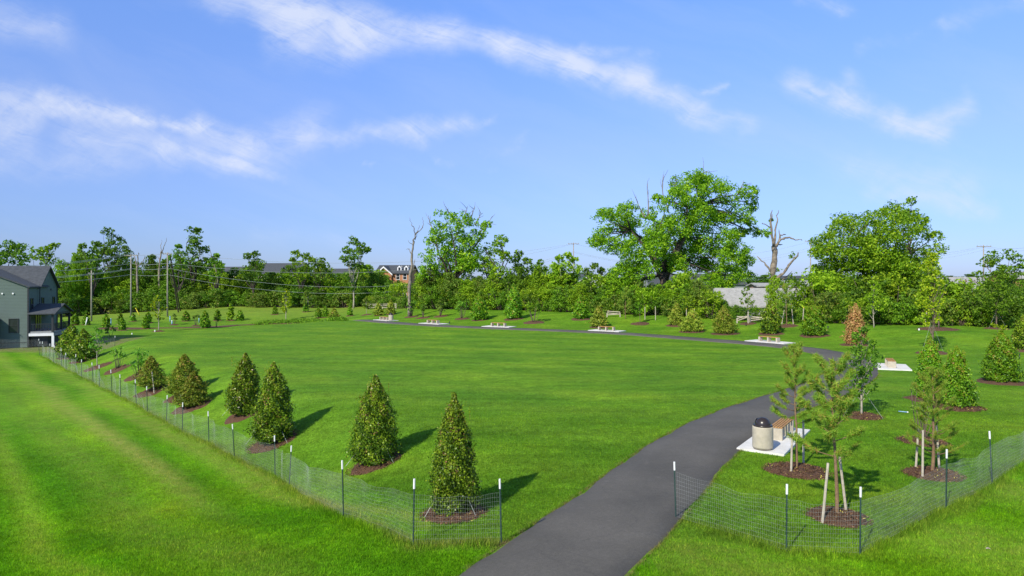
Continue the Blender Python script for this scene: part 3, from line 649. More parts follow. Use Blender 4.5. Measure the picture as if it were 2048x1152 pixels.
# --- back berm
item('cedar', 757, 631, 606, 22, 'olive cedar left of the far trash can', .9, m='cedar_gold', cover=2.4)
item('cedar', 782, 629, 600, 20, 'brown cedar behind the far trash can', .9, m='cedar_gold', cover=2.4)
item('young', 733, 630, 596, 24, 'thin sapling above the path head', 1.0, m='olive', base=.4, n=10, cov=0.51)
item('shrub', 823, 634, 600, 24, 'thin shrub first on the berm behind leftmost bench', 1.2, m='bluegreen', n=9, cov=.4)
item('shrub', 846, 636, 602, 24, 'thin shrub second on the berm behind leftmost bench', 1.2, m='wood', n=9, cov=.4)
item('shrub', 881, 633, 598, 28, 'loose brownish shrub above the second bench', 1.2, m='olive', n=10, cov=.4)
item('shrub', 924, 638, 600, 32, 'loose bluish shrub left of the golden holly', 1.2, m='bluegreen', n=10, cov=.35)
item('holly', 959, 640, 588, 32, 'golden green holly between two benches', 1.3, m='holly_far')
item('holly', 1027, 638, 568, 32, 'tall holly with rusty foot on the berm', 1.5, m='holly_far')
item('shrub', 1067, 645, 602, 36, 'airy shrub right of the rusty-footed holly', 1.5, m='wood', n=11, cov=.4)
item('holly', 1162, 638, 590, 28, 'narrow holly in dark mulch on the berm', 1.4, m='holly_far')
item('cedar', 1198, 655, 612, 34, 'feathery brown cedar above middle bench', 1.3, m='cedar_gold', cover=2.6)
item('young', 1280, 648, 598, 30, 'little round-headed sapling right of brown cedar', 1.3, m='wood', b='bark', base=.5, n=9, cov=0.58)
item('cedar', 1353, 651, 606, 30, 'cedar at the rear of a cedar pair', 1.3, m='cedar_gold', cover=2.2)
item('cedar', 1384, 664, 618, 44, 'golden cedar at the front of a cedar pair', 1.5, m='cedar_gold', cover=2.6)
item('cedar', 1449, 668, 612, 46, 'widest feathery cedar on the berm', 1.6, m='cedar_gold', cover=2.6)
item('young', 1495, 648, 575, 40, 'thin-stemmed sapling before the grey roof', 1.0, m='olive', b='palebark', base=.4, n=12, cov=0.51)
item('holly', 1541, 668, 600, 36, 'dark narrow holly behind the last back bench', 1.4, m='holly', cover=3.2)
item('holly', 1628, 671, 607, 44, 'bright golden holly right of the last back bench', 1.5, m='holly_far')
item('holly', 1710, 690, 607, 38, 'rust-coloured dying holly behind the green sapling', 1.4, m='rust', cover=2.6)
item('young', 1863, 706, 505, 60, 'tall yellow-green sapling on the right rise', 1.2, m='yellow', b='bark', base=.28, n=40, cov=0.95, lk=1.25)
item('young', 1877, 658, 540, 50, 'bluish sapling behind the tall yellow sapling', 2.0, m='wood', b='bark', base=.35, n=16, cov=0.58)
item('young', 1993, 658, 543, 66, 'leafy sapling held by guy wires at right', 1.2, m='wood', b='bark', base=.25, n=22, cov=1.01)
item('young', 1748, 655, 560, 50, 'leafy sapling with pale trunk under the big right tree', False, m='bright', base=.3, n=18, cov=0.87)
item('holly', 1862, 800, 672, 52, 'tall holly behind the right staked pine', 1.2, m='holly_far')
item('holly', 1914, 815, 692, 58, 'bushy leaning-topped holly right of the staked pine', 1.1, m='holly_far')
item('holly', 2003, 765, 661, 62, 'plump holly standing alone near right edge', 1.35, m='holly_far')
item('holly', 2046, 700, 630, 34, 'holly cut by the right edge', 1.3, m='holly')
item('shrub', 2000, 672, 648, 30, 'low golden shrub behind the plump holly', False, m='yellow', n=6, cov=.4)
# --- right foreground
item('young', 1723, 833, 655, 84, 'round-leaved green sapling beside the path bend', .85, m='dark', b='palebark', base=.24, n=34, cov=0.72, lk=1.5)
item('pine', 1594, 943, 694, 84, 'slim staked pine beside the near bench', .98, nb=26, clear=.40, tr=.045, lean=-.1, needle=.15, per=110)
item('pine', 1675, 1036, 728, 150, 'wide forked pine nearest the right fence', .74, nb=24, clear=.36, tr=.055, lean=-.12, needle=.17, per=140)
item('pine', 1865, 950, 742, 112, 'dense pine in the staked group at right', .82, nb=34, clear=.22, tr=.06, needle=.12, leafm='pine', per=115)
item('shrub', 1845, 884, 770, 60, 'fine-twigged shrub behind the dense staked pine', .85, m='olive', n=14, cov=.35, bare=.25)
item('pine', 1574, 652, 572, 44, 'far pine held between three stakes', 1.2, nb=16, clear=.3, needle=.35, tr=.05, per=40)
item('pine', 1617, 640, 575, 46, 'far pine right of the stakes', False, nb=14, clear=.3, needle=.35, tr=.05, per=40)
item('pine', 1251, 638, 577, 26, 'thin far pine before the oak', False, nb=14, clear=.3, needle=.35, tr=.05, per=36)
# --- stakes
def stake(bx, by, tx, ty, label, r=.035, at=None, tape=None):
    x, y, z = gp(bx, by); hx = (tx - bx) * y / F; h = (by - ty) * y / F
    mb = MB(); mb.tube([(0, 0, -.1), (hx, .05, h)], [r, r * .9], 7)
    t = thing('wooden_stake', label, 'stake', (x, y, z), 0, 'wooden stakes by the young trees'); mb.build('shaft', M['stake'], t)
    if tape:
        b = MB(); b.tube([(hx * .93, .047, h * .93), (hx, .05, h * 1.0)], r * 1.15, 7); b.build('paint_band', M['yellowpaint'], t)
    return t
STK = [(1582,950,1586,853,'pale stake in front of the slim pine by the bench'),(1607,928,1608,842,'stake behind the slim pine by the bench'),(1644,1047,1658,928,'leaning grey stake left of wide forked pine'),(1694,1030,1681,915,'leaning stake right of wide forked pine'),
       (1831,940,1839,855,'slanted stake at the left of right pine group'),(1845,958,1848,862,'pale upright stake in front of right pine'),(1879,939,1875,850,'thin stake behind the right pine'),
       (1563,650,1569,620,'leaning left stake of the far staked pine'),(1587,650,1584,618,'middle stake of the far staked pine'),(1605,650,1608,614,'yellow-marked right stake of the far pine'),
       (309,788,303,744,'pale stake against the bushy cedar'),(371,790,370,742,'short stake between two cedars'),(388,812,383,771,'thin stake against the light green cedar'),(1290,639,1290,614,'stake left at the edge behind small sapling'),(1311,640,1311,613,'stake right at the edge behind small sapling'),
       (1373,640,1373,617,'yellow-topped stake left behind the cedar pair'),(1389,640,1389,617,'yellow-topped stake right behind the cedar pair'),(1497,649,1497,621,'stake under the thin sapling before grey roof'),(1850,652,1854,622,'white leaning stake left of yellow sapling'),(1993,657,1993,610,'stake at foot of the guyed sapling')]
for (a, b, c, e, s) in STK: stake(a, b, c, e, s, r=.035 if b > 750 else .05, tape='yellow' in s)
def strap(label, px, py, tx, ty):
    pass

# ------------------------------------------------------------------ pads, benches, trash cans
_T = np.gradient(PATHC, axis=0); _T /= np.linalg.norm(_T, axis=1)[:, None]
def pathframe(px, py):
    x, y = flat(px, py); k = int(np.argmin(np.hypot(PATHC[:, 0] - x, PATHC[:, 1] - y))); t = _T[k]; n = np.array([t[1], -t[0]]); return PATHC[k], t, n
def make_bench():
    t = thing('park_bench', '', 'bench'); 
    for x in (-.93, 0, .93):
        mb = MB(); mb.box((x, 0, .205), (.16 if abs(x) > .5 else .14, .5, .43)); o = mb.build('concrete_leg', M['concrete'], t); bv = o.modifiers.new('b', 'BEVEL'); bv.width = .012; bv.segments = 2
    for k in range(5):
        mb = MB(); mb.box((0, -.19 + k * .095, .447), (1.86, .068, .045)); o = mb.build('slat', M['slat'], t); bv = o.modifiers.new('b', 'BEVEL'); bv.width = .006; bv.segments = 1
    return t
def make_can():
    t = thing('trash_can', '', 'trash can'); b = MB(); b.lathe([(0, .02), (.31, .02), (.31, .05), (.345, .06), (.35, .10), (.35, .76), (.342, .79), (.30, .80), (0, .80)], sides=40); b.build('concrete_body', M['concrete'], t, True)
    f = MB(); f.lathe([(.0, 0), (.30, 0), (.305, .045), (.0, .045)], sides=32); f.build('foot_ring', M['darktrim'], t, True)
    r = MB(); r.lathe([(.29, .795), (.322, .80), (.33, .83), (.315, .86), (.27, .865), (.25, .86)], sides=40); r.build('rim', M['dome'], t, True)
    a = np.linspace(0, math.pi / 2, 9); d = MB(); d.lathe([(.262 * math.cos(q), .86 + .25 * math.sin(q)) for q in a] , sides=36); dm = d.build('dome_lid', M['dome'], t, True)
    p = MB(); n = 9
    an = np.linspace(-.65, .65, n); P = np.r_[np.c_[.271 * np.cos(an), .271 * np.sin(an), np.full(n, .90)], np.c_[.215 * np.cos(an) + .01, .215 * np.sin(an), np.full(n, 1.045)]]
    P2 = P * np.array([.9, .9, 1]); i = np.arange(n - 1); p.add(np.r_[P, P2], np.r_[np.c_[i, i + 1, i + n + 1, i + n], np.c_[i + n, i + n + 1, i + 3 * n + 1, i + 3 * n], np.c_[i + 2 * n, i + 2 * n + 1, i + 1, i]]); p.build('push_flap', M['black'], dm, True)
    l = MB(); l.box((.235, 0, 1.02), (.01, .14, .02)); l.build('label_plate', M['greywall'], dm)
    return t
bench0 = make_bench(); can0 = make_can(); usedb = [False]; usedc = [False]
def station(px, py, label, padL=4.3, can=None, shift=0.0, boff=0.0, padW=2.0):
    Nn_ = np.c_[_T[:, 1], -_T[:, 0]]; cc_ = PATHC + Nn_ * (PW / 2 + padW / 2); qx = 1024 + F * cc_[:, 0] / np.maximum(cc_[:, 1], 1); qy = HY + F * CAMH / np.maximum(cc_[:, 1], 1)
    k_ = int(np.argmin(np.hypot(qx - px, (qy - py) * 2))); c, t, n = PATHC[k_], _T[k_], Nn_[k_]; rz = math.atan2(t[1], t[0])
    pc = c + n * (PW / 2 + padW / 2 - .05) + t * shift
    nx = 13; us = np.linspace(-padL / 2, padL / 2, nx); vs = np.linspace(-padW / 2, padW / 2, 5); mb = MB(); top = []
    for v in vs:
        q = pc + np.outer(us, t) + n * v; top.append(np.c_[q, np.full(nx, 0.0)])
    V = np.concatenate(top); zc = max(terrain(V[:, 0], V[:, 1]).max() - .02, tz(*pc)) + .075; V[:, 2] = zc
    V -= np.array([pc[0], pc[1], 0]); B = V.copy(); B[:, 2] -= .35; m = len(V); i = (np.arange(4)[:, None] * nx + np.arange(nx - 1)[None]).ravel()
    rim = list(range(nx)) + [nx * k + nx - 1 for k in range(1, 5)] + list(range(nx * 5 - 2, nx * 4 - 1, -1)) + [nx * k for k in range(3, 0, -1)]
    sides = [(rim[k], rim[(k + 1) % len(rim)], rim[(k + 1) % len(rim)] + m, rim[k] + m) for k in range(len(rim))]
    mb.add(np.r_[V, B], np.r_[np.stack([i, i + 1, i + nx + 1, i + nx], 1), np.array(sides)])
    o = mb.build('concrete_pad', M['pad']); o.location = (pc[0], pc[1], 0); tag(o, 'white concrete pad under the ' + label, 'concrete pad', 'bench pads along the path'); PADS.append((pc, t, n, padL, padW))
    bc = pc + t * boff + n * (.06 if can and padW < 1.9 else -.1)
    loc = (bc[0], bc[1], zc); 
    if not usedb[0]: usedb[0] = True; b = bench0; b.location = loc; b.rotation_euler[2] = rz
    else: b = dup(bench0, loc, rz)
    tag(b, label, 'bench', 'benches along the curved path')
    if can is not None:
        q = pc + t * can[0] + n * can[1]; loc = (q[0], q[1], zc)
        cr = math.atan2(-n[1], -n[0]) - .3
        if not usedc[0]: usedc[0] = True; k = can0; k.location = loc; k.rotation_euler[2] = cr
        else: k = dup(can0, loc, cr)
        tag(k, can[2], 'trash can', 'domed trash cans beside benches')
station(1548, 880, 'nearest bench with slatted wood top behind the trash can', 4.6, (-1.92, .0, 'domed concrete trash can at near end of nearest bench'), 0, .7, 1.6)
station(1797, 733, 'bench seen end-on at the right bend of the path', 3.4)
station(1538, 684, 'bench nearest the right end of back row', 4.2)
station(1219, 662, 'bench below the feathery brown cedar at back', 4.0)
station(998, 653, 'bench below the tall rusty-footed holly', 4.0)
station(868, 648, 'second bench from left end of the path', 4.0)
station(772, 640, 'leftmost farthest bench beside the far trash can', 4.0, (-1.5, 0, 'farthest trash can, beside the leftmost bench'), 0, .2)

# ------------------------------------------------------------------ wire fences
def wire_fence(name, label, posts, H, seed, mesh_h=1.15, vstep=.05, hstep=.102, wr=.00125, bulge=.10, sag=.08, lean=.05, slump=()):
    """posts: list of (x,y). one fence: posts (with white tips) and a wire panel for each bay"""
    rng = np.random.default_rng(seed); P = np.array(posts, float); t = thing(name, label, 'wire fence', (P[0][0], P[0][1], tz(*P[0])))
    o0 = np.array([P[0][0], P[0][1], tz(*P[0])]); tops = []
    for k, (x, y) in enumerate(P):
        z = tz(x, y); l = rng.normal(0, lean, 2); hh = H * (1 + rng.normal(0, .035)); a = np.array([x, y, z - .1]) - o0; b = np.array([x + l[0], y + l[1], z + hh]) - o0; tops.append((x + l[0], y + l[1]))
        pb = MB(); c = a + (b - a) * .86; pb.tube([a, c], .019, 5)
        for q in np.linspace(.12, .8, 14): pb.box(a + (b - a) * q + np.array([.0, -.018, 0]), (.012, .012, .02))
        po = pb.build('fence_post', M['post'], t); cb = MB(); cb.tube([c, b], .024, 6); cb.build('white_tip', M['whitecap'], po)
    for k in range(len(P) - 1):
        A, B = P[k], P[k + 1]; L = np.hypot(*(B - A)); n = max(3, int(L / vstep)); u = np.linspace(0, 1, n); mb = MB()
        nr = np.array([-(B - A)[1], (B - A)[0]]) / L; ph = rng.random(4) * 6.28; hs = np.arange(0, mesh_h + .001, hstep); sl = .35 if k in slump else 0.0
        def pt(u, v):   # v height 0..mesh_h
            off = bulge * (np.sin(u * 9 + ph[0]) * .5 + np.sin(u * 17 + ph[1]) * .3) * np.sin(u * math.pi) * (.3 + v / mesh_h) + (sl * np.sin(u * 3.14) * (v / mesh_h) ** 2)
            x = A[0] + (B[0] - A[0]) * u + nr[0] * off; y = A[1] + (B[1] - A[1]) * u + nr[1] * off
            z = v * (1 - (sag + sl * .5) * np.sin(u * math.pi) * (v / mesh_h) * (1 + .3 * np.sin(u * 13 + ph[2])))
            return x, y, z
        gu = terrain(A[0] + (B[0] - A[0]) * u, A[1] + (B[1] - A[1]) * u)
        def strip(pts, r):      # vectorised 3 sided wires: pts (m, k, 3)
            m, kk = pts.shape[:2]; a = np.arange(3) / 3 * 6.2832
            d = pts[:, -1] - pts[:, 0]; d /= np.linalg.norm(d, axis=1)[:, None]; up = np.where(np.abs(d[:, 2:3]) > .8, [[1., 0, 0]], [[0, 0, 1.]])
            U = np.cross(d, up); U /= np.linalg.norm(U, axis=1)[:, None]; V = np.cross(d, U)
            Q = pts[:, :, None] + r * (np.cos(a)[None, None, :, None] * U[:, None, None] + np.sin(a)[None, None, :, None] * V[:, None, None])
            base = (np.arange(m)[:, None, None] * kk + np.arange(kk - 1)[None, :, None]) * 3; j = np.arange(3)[None, None]; jn = (j + 1) % 3
            mb.add(Q.reshape(-1, 3) - o0, np.stack([base + j, base + jn, base + jn + 3, base + j + 3], -1).reshape(-1, 4))
        Hs = np.stack([np.stack([*pt(u, v)], -1) + np.c_[0 * u, 0 * u, gu + .04] for v in hs]); strip(Hs, wr)
        Vs = np.stack([np.stack([*pt(u, v)], -1) + np.c_[0 * u, 0 * u, gu + .04] for v in hs[::3] if True] + [np.stack([*pt(u, hs[-1])], -1) + np.c_[0 * u, 0 * u, gu + .04]], 1); strip(Vs, wr * .85)
        mb.build('wire_mesh', M['wire'], t)
    return t
LP_PX = [(1003,1088),(826,1093),(687,1036),(578,972),(485,926),(421,893),(381,862),(348,838),(317,828),(286,806),(262,797),(240,790),(219,778),(201,768),(185,762),(168,757),(155,748),(143,740),(130,732),(122,726),(107,719),(97,715),(91,711)]
LPOST = []
for q in LP_PX:
    x, y, z = gp(*q); LPOST.append((x, y))
L0 = LPOST[:]
# keep the far posts on the straight fence line
def on_line(x, y):
    k = (-.67 * x + .742 * (y - 16)); return k
LPOST = [L0[0], L0[1], L0[2], L0[3]]
ks = [13.6, 17.2, 21, 24.4, 27.6, 30.8, 33.8, 37, 40, 43, 46, 49.2, 52.4, 55.6, 58.8, 62, 65.2, 68.6]
for k in ks: LPOST.append((-.67 * k - .05 + .12 * math.sin(k), 16 + .742 * k))
wire_fence('wire_fence', 'long sagging wire fence of white-tipped posts along the left slope', LPOST, 1.5, 5, slump=(9, 12, 15))
wire_fence('wire_fence', 'short wire fence with white-tipped posts right of the path', [FENCE_R[i] for i in range(5)] + [FENCE_R[5], FENCE_R[6]], 1.5, 9, wr=.0015, bulge=.06, slump=(5,))
# return leg at the far left corner and chain fence before the house
wire_fence('wire_fence', 'rolled wire fence corner standing in front of the house porch', [(-47.2, 68.2), (-46.4, 70.5), (-45.2, 72.6), (-43.2, 74.2)], 1.35, 12, vstep=.12, wr=.003)
wire_fence('wire_fence', 'low wire fence along the foot of the house wall', [(-66, 73.4), (-60, 73.4), (-55.5, 73.5), (-51, 73.5)], 1.25, 14, vstep=.15, wr=.003)

# ------------------------------------------------------------------ grass blades (stuff)
def blades(name, x, y, h, w_, seed, lean=.5):
    rng = np.random.default_rng(seed); n = len(x); z = terrain(x, y); a = rng.random(n) * 6.2832; hh = h * (.55 + .8 * rng.random(n)); ww = w_ * (.7 + .6 * rng.random(n))
    la = rng.random(n) * 6.2832; lm = hh * lean * rng.random(n); dx = np.cos(a) * ww / 2; dy = np.sin(a) * ww / 2
    V = np.stack([np.c_[x - dx, y - dy, z - .01], np.c_[x + dx, y + dy, z - .01], np.c_[x + np.cos(la) * lm, y + np.sin(la) * lm, z + hh]], 1).reshape(-1, 3)
    mb = MB(); mb.add(V, np.arange(3 * n).reshape(-1, 3), np.repeat(rng.random(n), 3)); o = mb.build(name, M['blade']); put_attr(o.data, np.repeat(x, 3), np.repeat(y, 3)); return o
def scatter():
    rng = np.random.default_rng(77); n = 800000
    d = 12.5 + 27 * rng.random(n) ** 1.35; x = (rng.random(n) * 2 - 1) * .80 * d; y = d
    k = seg_dist(x, y, PATHC[:70]) > PW / 2 + .02
    for (cx, cy, r) in DISCS:
        if cy < 42: k &= np.hypot(x - cx, y - cy) > r
    for (pc, t, nn, L, W) in PADS:
        u = (x - pc[0]) * t[0] + (y - pc[1]) * t[1]; v = (x - pc[0]) * nn[0] + (y - pc[1]) * nn[1]; k &= ~((abs(u) < L / 2) & (abs(v) < W / 2))
    k &= rng.random(n) > ss(20, 40, d)
    x, y = x[k], y[k]
    tag(blades('lawn_grass', x, y, .05 + .0 * x, .009 + y * .00022, 3, .9), 'short mown green grass blades of the near lawns', 'grass', kind='stuff')
    # taller grass along fence feet
    X = []; Y = []
    for FP, n, side in ((np.array(LPOST), 24000, 1), (np.array(FENCE_R), 13000, 1)):
        s = resample(FP, .05); wgt = 1 / (s[:, 1]) ** 1.3; idx = rng.choice(len(s), n, p=wgt / wgt.sum())
        X.append(s[idx, 0] + rng.normal(0, .16, n)); Y.append(s[idx, 1] + rng.normal(-.05, .16, n))
    # ragged path edges
    s = PATHC[(PATHC[:, 1] > 12) & (PATHC[:, 1] < 45)]; s = resample(s[:120], .03); idx = rng.integers(0, len(s), 16000); T = np.gradient(s, axis=0); T /= np.linalg.norm(T, axis=1)[:, None]
    off = (PW / 2 + .04 + np.abs(rng.normal(0, .05, 16000))) * rng.choice([-1, 1], 16000); ex = s[idx, 0] + T[idx, 1] * off; ey = s[idx, 1] - T[idx, 0] * off
    X = np.concatenate(X); Y = np.concatenate(Y); k = seg_dist(X, Y, PATHC[:70]) > PW / 2 + .05
    clump = .5 + .5 * np.sin(X * 3.1 + Y * 2.3) * np.sin(Y * 1.7 - X * 1.1)
    tag(blades('tall_grass', X[k], Y[k], (.07 + .13 * clump)[k], .012, 4, .8), 'long unmown grass growing through the foot of the wire fences', 'grass', kind='stuff')
    tag(blades('path_edge_grass', ex, ey, .07, .012, 8, 1.1), 'ragged grass fringe along the asphalt path edges', 'grass', kind='stuff')
scatter()

def chips():
    rng = np.random.default_rng(5); C = []
    for (cx, cy, r) in DISCS:
        if cy > 34: continue
        n = int(1500 * r * r); rr = r * 1.12 * np.sqrt(rng.random(n)); a = rng.random(n) * 6.2832; x = cx + rr * np.cos(a); y = cy + rr * np.sin(a)
        u = np.clip(rr / r, 0, 1); C.append(np.c_[x, y, terrain(x, y) + .11 * (1 - u ** 3) + .03])
    C = np.concatenate(C); n = len(C); mb = MB(); mb.leaves(C, rng.normal(size=(n, 3)) * .6 + [0, 0, 1], .05 + .05 * rng.random(n), rng, .3)
    tag(mb.build('bark_chips', leafmat('bark_chip', [(0, (.03, .015, .008)), (.6, (.12, .06, .03)), (.93, (.24, .14, .08)), (.97, (.45, .38, .06)), (1, (.5, .45, .1))], 0, .9)), 'loose brown bark chips and fallen leaves lying over near mulch rings', 'bark chips', kind='stuff')
chips()

# ------------------------------------------------------------------ the planting bed at the far left rim
def bed():
    P = resample([gp(*q)[:2] for q in ((200,657),(300,657),(400,655),(470,651),(540,647),(610,643),(680,641))], .5); rng = np.random.default_rng(8)
    rows = []; T = np.gradient(P, axis=0); T /= np.linalg.norm(T, axis=1)[:, None]; Nn = np.c_[T[:, 1], -T[:, 0]]
    wv = 1.0 + .5 * np.sin(np.arange(len(P)) * .23)
    for o, dz in ((-1, -.05), (-.9, .06), (0, .12), (.9, .06), (1, -.05)):
        q = P + Nn * o * wv[:, None] * 1.4; rows.append(np.c_[q, terrain(q[:, 0], q[:, 1]) + dz])
    V = np.stack(rows, 1); n, k = V.shape[:2]; i = (np.arange(n - 1)[:, None] * k + np.arange(k - 1)[None]).ravel(); mb = MB(); mb.add(V.reshape(-1, 3), np.stack([i, i + 1, i + k + 1, i + k], 1))
    tag(mb.build('planting_bed', M['mulch']), 'long curved mulch bed along the far left rim of the lawn', 'planting bed')
    pts = P[len(P) // 2:]; C = []; Nr = []
    for _ in range(420):
        c = pts[rng.integers(len(pts))] + rng.normal(0, .8, 2); r = .25 + .35 * rng.random(); m = 40; e = rng.normal(size=(m, 3)); e /= np.linalg.norm(e, axis=1)[:, None]; e[:, 2] = abs(e[:, 2])
        C.append(np.array([c[0], c[1], tz(*c)]) + e * r); Nr.append(e + rng.normal(size=(m, 3)) * .5)
    mb = MB(); C = np.concatenate(C); mb.leaves(C, np.concatenate(Nr), .22, rng, .6); tag(mb.build('bed_plants', M['wood']), 'low leafy ground cover filling the far planting bed', 'plants', kind='stuff')
bed()

# ------------------------------------------------------------------ big individual trees
OAK = [(1390,375,38),(1372,362,22),(1405,358,20),(1450,390,26),(1440,372,16),(1497,385,20),(1508,408,16),(1345,402,30),(1312,418,22),(1303,402,12),(1245,422,22),(1213,430,22),(1250,448,30),(1188,482,18),(1205,470,20),(1215,490,22),(1240,490,28),(1285,462,36),
 (1330,452,38),(1385,430,40),(1430,430,36),(1468,428,28),(1497,442,15),(1482,465,18),(1300,500,36),(1350,492,40),(1400,480,40),(1440,482,30),(1508,462,14),(1526,466,10),(1265,525,34),(1240,556,32),(1290,545,28),(1395,525,30),(1435,518,36),(1472,505,26),(1494,522,18),
 (1455,550,32),(1415,562,26),(1340,528,24),(1480,545,18),(1262,590,32),(1420,592,28),(1225,575,20),(1448,580,22)]
lobed_tree('oak_tree', 'huge spreading oak, largest tree behind the back berm', 'oak tree', 1330, 103, OAK, None, 'oak', 'darkbark', 11, .25, 9.5, cov=1.3, trunk_r=.75,
  dead=[(1292,440,1292,370),(1336,425,1325,350),(1345,400,1350,360),(1290,440,1270,395),(1395,350,1420,340),(1470,400,1490,360)])
RT = [(1690,455,28),(1722,442,24),(1660,488,26),(1636,505,16),(1680,500,32),(1745,460,30),(1790,424,20),(1798,408,9),(1818,430,14),(1780,452,28),(1830,460,12),(1842,442,8),(1838,482,16),(1852,470,8),(1722,500,38),(1770,500,38),(1815,512,28),(1846,512,12),
 (1702,550,40),(1760,550,40),(1812,560,34),(1660,545,20),(1650,575,18),(1742,600,38),(1800,605,34),(1695,600,34),(1840,592,24),(1758,425,12),(1640,590,20)]
RT = [(a, b, c * 1.22) for a, b, c in RT] + [(1665,530,24),(1835,540,24),(1850,565,16),(1645,560,20),(1720,625,26),(1780,628,26),(1825,622,22),(1700,520,34),(1745,540,40),(1790,540,36),(1832,515,22),(1680,590,26),(1855,600,18)]
lobed_tree('maple_tree', 'very broad dense tree at right above the yellow sapling', 'tree', 1745, 88, RT, None, 'oak', 'bark', 21, .24, 7.5, cov=1.2, trunk_r=.4)
CT = [(895,442,20),(925,447,20),(950,455,16),(976,450,9),(880,470,22),(915,480,27),(945,485,22),(858,480,13),(870,510,20),(900,520,26),(940,520,26),(965,470,10),(860,545,20),(890,570,28),(925,560,24)]
CT = [(a, b, c * 1.15) for a, b, c in CT] + [(900,500,24),(925,530,26),(880,540,24),(950,510,20)]
lobed_tree('oak_tree', 'tall open-crowned oak right of the bare dead trunk', 'oak tree', 908, 118, CT, None, 'oak', 'darkbark', 31, .34, 6, cov=1.05, trunk_r=.5,
  dead=[(870,470,856,430),(900,430,893,415),(925,440,935,412),(950,450,965,425),(960,465,985,432),(940,440,950,415)])
CT2 = [(1000,480,16),(988,498,20),(1012,512,14),(970,530,26),(1002,545,24),(985,570,26),(950,575,24),(1015,575,18)]
lobed_tree('leafy_tree', 'rounded tree joined to the right of the open oak', 'tree', 990, 116, CT2, None, 'oak', 'darkbark', 32, .34, 4, cov=1.15, trunk_r=.35)
T708 = [(700,572,13),(716,570,12),(708,482,11),(692,500,12),(725,495,12),(712,510,16),(735,500,8),(690,518,10),(705,530,14),(722,530,10),(700,550,10)]
lobed_tree('leafy_tree', 'lone tall tree with bare pale lower trunk', 'tree', 707, 140, T708, None, 'dark', 'palebark', 41, .42, 3.0, cov=1.15, trunk_r=.17)
T215 = [(214,462,10),(220,478,14),(232,490,16),(212,495,14),(192,488,9),(240,505,16),(220,512,18),(200,505,9),(236,530,20)]
lobed_tree('leafy_tree', 'tall uneven tree poking above wood behind utility poles', 'tree', 225, 155, T215, None, 'dark', 'darkbark', 42, .45, 3.5, cov=1.1, trunk_r=.3)
T385 = [(390,462,9),(400,460,6),(388,478,11),(398,485,10),(382,498,13),(398,500,12),(385,520,18),(400,530,14)]
lobed_tree('leafy_tree', 'thin tall tree with crooked top right of the poles', 'tree', 388, 155, T385, None, 'dark', 'darkbark', 43, .45, 3, cov=1.1, trunk_r=.3)
T85 = [(72,500,10),(86,505,12),(98,495,9),(110,490,6),(70,515,10),(90,520,14)]
lobed_tree('leafy_tree', 'forked open tree just above the house ridge', 'tree', 82, 150, T85, None, 'oak', 'darkbark', 44, .42, 3, cov=1.1, trunk_r=.3)
T20 = [(15,488,12),(30,495,14),(5,500,16),(40,510,14),(20,515,18),(-8,490,14),(-5,520,20),(45,525,12)]
lobed_tree('leafy_tree', 'dark rounded tree behind the house at left edge', 'tree', 18, 135, T20, None, 'dark', 'darkbark', 45, .4, 4, cov=1.15, trunk_r=.3)
T1990 = [(1995,510,14),(2010,520,14),(1985,525,14),(2020,540,16),(1995,545,20),(1978,550,14),(2012,565,20),(2030,580,16),(1990,580,22),(2015,605,22),(2000,630,18),(2035,620,16)]
lobed_tree('leafy_tree', 'upright dense tree beside the far right pole', 'tree', 2003, 84, T1990, None, 'wood', 'bark', 46, .26, 3.5, cov=1.2, trunk_r=.25)

for q_, (cpx_, L_, m_, lb_) in enumerate([(507, [(498,512,9),(515,508,8),(505,525,12),(521,528,11),(500,545,16),(515,557,18)], 'dark', 'upright dark tree in front of the grey townhouse roofs'), (603, [(594,508,11),(612,512,10),(584,519,7),(605,530,15),(626,520,7),(600,550,18)], 'oak', 'tall leafy tree right of the townhouse roofs'),
    (640, [(640,520,8),(631,534,11),(649,532,10),(640,555,17)], 'dark', 'dark rounded tree right of the tall leafy one'), (357, [(352,492,6),(360,505,8),(350,515,9),(362,528,12)], 'wood', 'thin feathery tree left of the crooked-topped tree'), (432, [(440,512,6),(432,524,8),(443,532,10),(434,550,14)], 'wood', 'wispy tree beside the slanting dead tree'), (185, [(172,492,8),(183,498,9),(176,512,12),(190,520,13),(180,535,16)], 'wood', 'feathery tree left of the tall uneven tree')]):
    lobed_tree('leafy_tree', lb_, 'tree', cpx_, 147, L_, None, m_, 'darkbark', 140 + q_, .42, 2.8, cov=1.05, trunk_r=.25)
for q_, (cpx_, L_, m_, lb_, d_) in enumerate([(1040, [(1040,508,10),(1029,520,12),(1052,522,12),(1040,540,18),(1028,556,15),(1055,558,14)], 'wood', 'pointed leafy tree behind the brick chimney', 122), (1077, [(1079,524,8),(1069,537,11),(1087,541,10),(1077,558,14)], 'dark', 'narrow tree between pointed tree and pole', 128),
    (1130, [(1118,516,8),(1135,511,8),(1148,519,8),(1110,535,13),(1130,533,16),(1151,538,13),(1105,560,16),(1130,560,20),(1154,562,16),(1122,588,18),(1148,590,15)], 'bright', 'bright green vase-shaped tree with white trunk', 112), (1188, [(1188,532,9),(1175,543,11),(1201,541,10),(1188,560,17)], 'dark', 'small dark tree left of the great oak', 125)]):
    lobed_tree('leafy_tree', lb_, 'tree', cpx_, d_, L_, None, m_, 'palebark' if cpx_ == 1130 else 'darkbark', 160 + q_, .36, 3.0, cov=1.1, trunk_r=.22)
